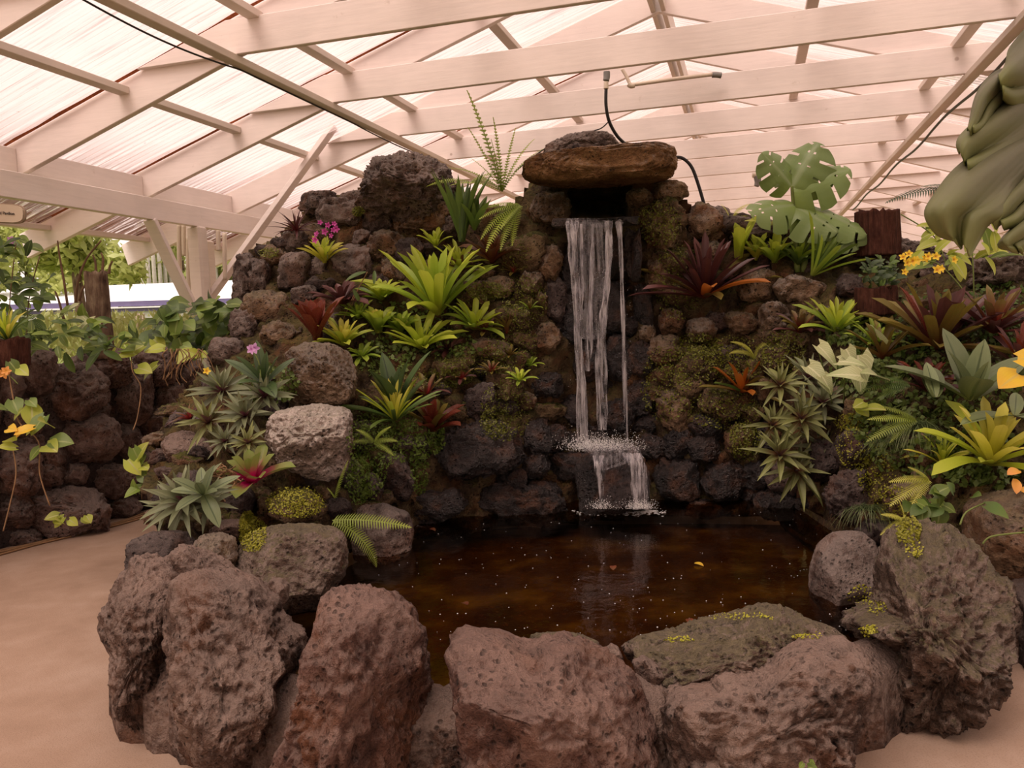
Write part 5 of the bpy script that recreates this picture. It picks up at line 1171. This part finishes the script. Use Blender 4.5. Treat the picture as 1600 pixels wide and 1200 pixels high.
# ------------------------------------------------------------------ hoses, pipes, cables
MT['hose'] = plain('black_hose', (.022, .018, .018), .45, .1); MT['pvc'] = plain('cream_pvc', (.62, .52, .42), .45, .08); MT['grey'] = plain('grey_plastic', (.2, .19, .18), .5, .1)
h = thing('water_hose', 'black hose dropping from the beam to the back of the capstone', 'hose', B(0.12, 6.1, 3.3)); c = np.array(B(0.12, 6.1, 3.3))
def hp(pts): return [np.array(atY(x, y, Y))-c for x, y, Y in pts]
h.location = tuple(atY(948, 118, 6.03)); c = np.array(atY(948, 118, 6.03))
tube('hose_line', hp([(947, 138, 6.03), (947, 165, 6.04), (952, 190, 6.08), (964, 212, 6.15), (978, 226, 6.2)]), .012, MT['hose'], h)
tube('fitting', hp([(948, 112, 6.03), (948, 120, 6.03), (947, 126, 6.03)]), .024, MT['grey'], h); tube('collar', hp([(947, 128, 6.03), (947, 139, 6.03)]), .017, MT['pvc'], h)
t = link('hose', tube('hose', [atY(x, y, 6.35) for x, y in ((1052, 246), (1066, 247), (1080, 260), (1090, 285), (1101, 322))], .013, MT['hose']).data); bpy.data.objects.remove(bpy.data.objects['hose']); tag(t, 'black hose looping down right of the capstone', 'hose'); t.name = 'hose'
tag(tube('cable', [atY(x, y, 6.4) for x, y in ((951, 190), (940, 200), (925, 205), (880, 216), (840, 240), (805, 268))], .005, MT['hose']), 'thin black cable running left behind the capstone from the hose', 'cable')
tag(tube('cable', [B(-3.26, v, 3.245-.045*max(0, math.sin((v-3.3)/1.6*PI))*(1 if v < 4.9 else .3)) for v in np.arange(2.5, 9.0, .2)], .006, MT['hose']), 'black cable sagging under the left long rail', 'cable')
tag(tube('cable', [B(1.76, v, 3.20+.02*math.sin(v*2.4)) for v in np.arange(2.0, 16, .5)], .012, MT['hose']), 'black cable clipped along the right long rail', 'cable')
p = thing('water_pipe', 'cream plastic pipe with an elbow hung under the roof, above the capstone', 'pipe', atY(985, 133, 7.1)); c = np.array(atY(985, 133, 7.1))
tube('pipe_run', hp([(985, 133, 7.1), (1050, 124, 7.05), (1115, 116, 7.0)]), .017, MT['pvc'], p); tube('pipe_drop', hp([(985, 133, 7.1), (978, 118, 7.1), (972, 108, 7.1)]), .015, MT['pvc'], p)
tube('elbow', hp([(982, 131, 7.1), (986, 134, 7.1), (991, 133, 7.1)]), .024, MT['pvc'], p); tube('valve', hp([(1113, 117, 7.0), (1120, 117, 7.0), (1127, 118, 7.0)]), .025, MT['grey'], p)
p = thing('sprinkler', 'small grey sprinkler head hanging from a beam right of the falls', 'sprinkler', atY(1183, 272, 9.8)); c = np.array(atY(1183, 272, 9.8))
tube('bracket', hp([(1176, 274, 9.8), (1190, 273, 9.8)]), .03, MT['pvc'], p); tube('nozzle', hp([(1183, 275, 9.8), (1184, 284, 9.8), (1182, 291, 9.8)]), .045, MT['grey'], p, 8, .03)
# hanging white tubes by the post
for k, (x, y0, y1) in enumerate([(280, 350, 425), (287, 352, 400), (294, 370, 455), (341, 360, 392), (351, 364, 438)]):
    tag(tube('hanging_tube', [atY(x, y0, 7.9), atY(x, (y0+y1)/2, 7.9), atY(x+1, y1, 7.9)], .022, MT['pvc']), ['leftmost white tube hanging from the eave beam, left of the post', 'short white tube hanging second from the left by the post', 'long white tube hanging just left of the post', 'short white tube hanging just right of the post', 'rightmost long white tube hanging right of the post'][k], 'tube')
# sign
MT['sign'] = plain('cream_sign', (.50, .40, .31), .6, .05); MT['ink'] = plain('dark_lettering', (.04, .03, .03), .7, .05)
sg = thing('hanging_sign', 'cream oval sign lettered Orchid Pavilion under the eave at the far left', 'sign', atY(0, 333, 5.5)); c = np.array(atY(0, 333, 5.5))
def board(w, h, y, n=24):
    vs = []; 
    for d in (-.008, .008):
        for k in range(n):
            a = 2*PI*k/n; ca, sa = math.cos(a), math.sin(a); vs.append((w*math.copysign(abs(ca)**.45, ca), y+d, h*math.copysign(abs(sa)**.6, sa)))
    fs = [tuple(range(n)), tuple(range(2*n-1, n-1, -1))]+[(k, k+n, (k+1) % n+n, (k+1) % n) for k in range(n)]
    return vs, fs
MT['signb'] = plain('sign_border', (.30, .22, .16), .6, .05)
a, b = board(40*pxm(5.5)*1.05, 13.5*pxm(5.5)*1.12, .01); link('border', mesh('border', a, b, False), MT['signb'], sg)
a, b = board(40*pxm(5.5), 13.5*pxm(5.5), 0); link('panel', mesh('panel', a, b, False), MT['sign'], sg)
cu = bpy.data.curves.new('lettering', 'FONT'); cu.body = 'Orchid Pavilion'; cu.size = 6.6*pxm(5.5); cu.align_x = 'CENTER'; cu.align_y = 'CENTER'; cu.extrude = .001
to = bpy.data.objects.new('lettering', cu); COL.objects.link(to); bpy.context.view_layer.update()
dg = bpy.context.evaluated_depsgraph_get(); me = bpy.data.meshes.new_from_object(to.evaluated_get(dg)); bpy.data.objects.remove(to)
o = link('lettering', me, None, sg); me.materials.clear(); me.materials.append(MT['ink']); o.location = (6*pxm(5.5), -.011, 0); o.rotation_euler = (PI/2, 0, 0)
sg.rotation_euler = (0, math.radians(6), math.radians(-8))
# ------------------------------------------------------------------ outside: road, long low roof, trees
MT['white'] = plain('sunlit_white_roof', (.85, .84, .86), .6, .03); MT['blue'] = plain('violet_blue_stripe', (.16, .13, .26), .6, .1)
lo = thing('long_low_roof', 'bright white low roof with violet-blue fascia stripes beyond the lawn', 'building', atY(250, 470, 17)); c = np.array(atY(250, 470, 17))
def q4(name, pts, mat, th=.15):
    P = [np.array(p)-c for p in pts]; P2 = [q+np.array([0, th, 0]) for q in P]
    link(name, mesh(name, P+P2, [(0, 1, 2, 3), (7, 6, 5, 4), (0, 4, 5, 1), (1, 5, 6, 2), (2, 6, 7, 3), (3, 7, 4, 0)], False), MT[mat], lo)
q4('roof_sheet', [atY(-60, 478, 17), atY(500, 462, 17), atY(560, 430, 20.5), atY(-60, 455, 20.5)], 'white')
q4('fascia', [atY(-60, 486, 17), atY(500, 470, 17), atY(500, 462, 17), atY(-60, 478, 17)], 'blue')
q4('stripe', [atY(-60, 489, 16.95), atY(500, 473, 16.95), atY(500, 471, 16.95), atY(-60, 487, 16.95)], 'white')
q4('lower_fascia', [atY(-60, 494, 17), atY(500, 478, 17), atY(500, 473, 17), atY(-60, 489, 17)], 'blue')
q4('wall_board', [atY(-60, 506, 17.1), atY(500, 488, 17.1), atY(500, 478, 17.1), atY(-60, 494, 17.1)], 'white')
q4('wall_below', [atY(-60, 560, 17.3), atY(500, 540, 17.3), atY(500, 486, 17.3), atY(-60, 504, 17.3)], 'fgreen' if 'fgreen' in MT else 'lime2')
MT['tl'] = leafmat('sun_tinted_tree_leaf', (.3, .33, .08), (.38, .42, .12), (.5, .52, .2), trans=.4)  # paler leaf copy: sunlight on distant trees is put into the colour
MT['td'] = leafmat('shade_tinted_tree_leaf', (.1, .14, .04), (.15, .2, .05), (.22, .27, .08), trans=.3)  # darker leaf copy: shade is put into the colour
def tree(label, px, pyb, pyt, rpx, Y, mat, n=1500, leaf=.12, name='tree'):
    gz = 0.; top = np.array(atY(px, pyt, Y)); t = thing(name, label, 'tree', (top[0], Y, 0))
    tube('trunk', [np.array([0, 0, 0]), np.array([.05, 0, top[2]*.45]), np.array([0, 0, top[2]*.8])], .12, MT['bark_grey'], t, 8, .06)
    R = rpx*pxm(Y); vs = []; fs = []; uv = []
    cz = top[2]-R*.8; blobs = [(rng.normal(size=3)*np.array([.5, .5, .45])*R, random.uniform(.35, .6)*R) for _ in range(9)]
    for k in range(n):
        b, r = random.choice(blobs); d = rng.normal(size=3); d /= np.linalg.norm(d); p = b+d*r*random.uniform(.6, 1)+np.array([0, 0, cz])
        e = rng.normal(size=3); e /= np.linalg.norm(e); f = np.cross(e, d); f /= np.linalg.norm(f)+1e-9; s = leaf*random.uniform(.6, 1.3); i = len(vs)
        vs += [p-e*s, p+f*s*.4, p+e*s, p-f*s*.4]; uv += [(0, .5), (.5, 0), (1, .5), (.5, 1)]; fs.append((i, i+1, i+2, i+3))
    o = link('crown', mesh('crown', vs, fs, False, MT[mat], uv), None, t); o['kind'] = 'stuff'
tree('olive feathery tree behind the tree-fern trunk, far left', 110, 440, 330, 70, 13, 'tl', 2600, .1)
tree('tall pale tree beyond the road behind the rafter tails', 30, 440, 300, 110, 26, 'tl', 2600, .2)
tree('yellow-green tree right of the grey trunk', 205, 440, 385, 45, 22, 'tl', 1500, .16)
tree('round green tree far left beyond the wall', -330, 440, 280, 150, 16, 'tl', 2600, .16)
tree('hazy tree behind the pale bamboo stems', 280, 440, 350, 75, 30, 'tl', 2200, .24)
tree('dark tree seen past the post', 370, 440, 370, 60, 24, 'tl', 1500, .2)
tree('broad green tree far beyond the wall, left edge', -60, 440, 300, 90, 18, 'tl', 2200, .16)
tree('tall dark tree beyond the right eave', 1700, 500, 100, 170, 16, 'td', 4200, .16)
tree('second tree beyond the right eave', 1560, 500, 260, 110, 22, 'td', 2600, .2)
ORD = ['first', 'second', 'third', 'fourth', 'fifth', 'sixth', 'seventh', 'eighth']
for k, x in enumerate([222, 232, 241, 250, 258, 266, 330, 338]):
    tag(tube('bamboo_stem', [atZ(x, 445, 0)*0+np.array([*atY(x+1, 445, 21+k*.3)[:2], 0]), atY(x-2, 400, 21+k*.3), atY(x-5, 345, 21+k*.3)], .055, MT['bark_pale'], None, 7, .05), 'pale slender stem in the grove beyond the white roof', 'stem', 'pale stems beyond the white roof')['label'] = ORD[k]+' from the left of the pale slender stems beyond the white roof'
for k, x in enumerate([210, 214, 219, 224]):
    tag(tube('stake', [atY(x, 520, 9), atY(x, 505, 9), atY(x, 490, 9)], .016, MT['yellowst'] if 'yellowst' in MT else MT['pvc'], None, 6), 'thin tan stake in the sunny bed behind the wall', 'stake', 'tan stakes behind the wall')['label'] = ORD[k]+' from the left of the thin tan stakes in the sunny bed'
def bed_leaves(label, x0, x1, y0, y1, Y0, Y1, n, mat, s0):
    vs = []; fs = []; uv = []
    for k in range(n):
        p = np.array(atY(random.uniform(x0, x1), random.uniform(y0, y1), random.uniform(Y0, Y1))); e = rng.normal(size=3); e[2] = abs(e[2])+.5; e /= np.linalg.norm(e); f = np.cross(e, rng.normal(size=3)); f /= np.linalg.norm(f); s = s0*random.uniform(.5, 1.3); i = len(vs)
        vs += [p-e*s, p+f*s*.25, p+e*s, p-f*s*.25]; uv += [(0, .5), (.5, 0), (1, .5), (.5, 1)]; fs.append((i, i+1, i+2, i+3))
    o = link('planting_bed', mesh('planting_bed', vs, fs, False, MT[mat], uv)); tag(o, label, 'plants', kind='stuff')
bed_leaves('sunlit yellow-green bedding plants behind the dry-stone wall', 60, 380, 490, 560, 7.2, 9.5, 1800, 'tl', .07)

# fallen leaves afloat
for x, y, lab in ((672, 826, 'orange-brown fallen leaf afloat at the left back of the pool'), (958, 884, 'small reddish leaf afloat in the middle of the pool'), (1085, 880, 'yellowish sunken-looking leaf afloat right of the middle of the pool'), (730, 945, 'small tan leaf afloat near the front left of the pool'), (1075, 967, 'tiny dull leaf afloat near the low mossy ledge boulder')):
    o = link('fallen_leaf', leaf_mesh('ellip', .055, .035, .3, 'bronze' if y != 880 else 'yellow', 6, 2).copy(), None); place(o, atZ(x, y, ZW+.008)); o.rotation_euler = (0, 0, x*.7); tag(o, lab, 'leaf')
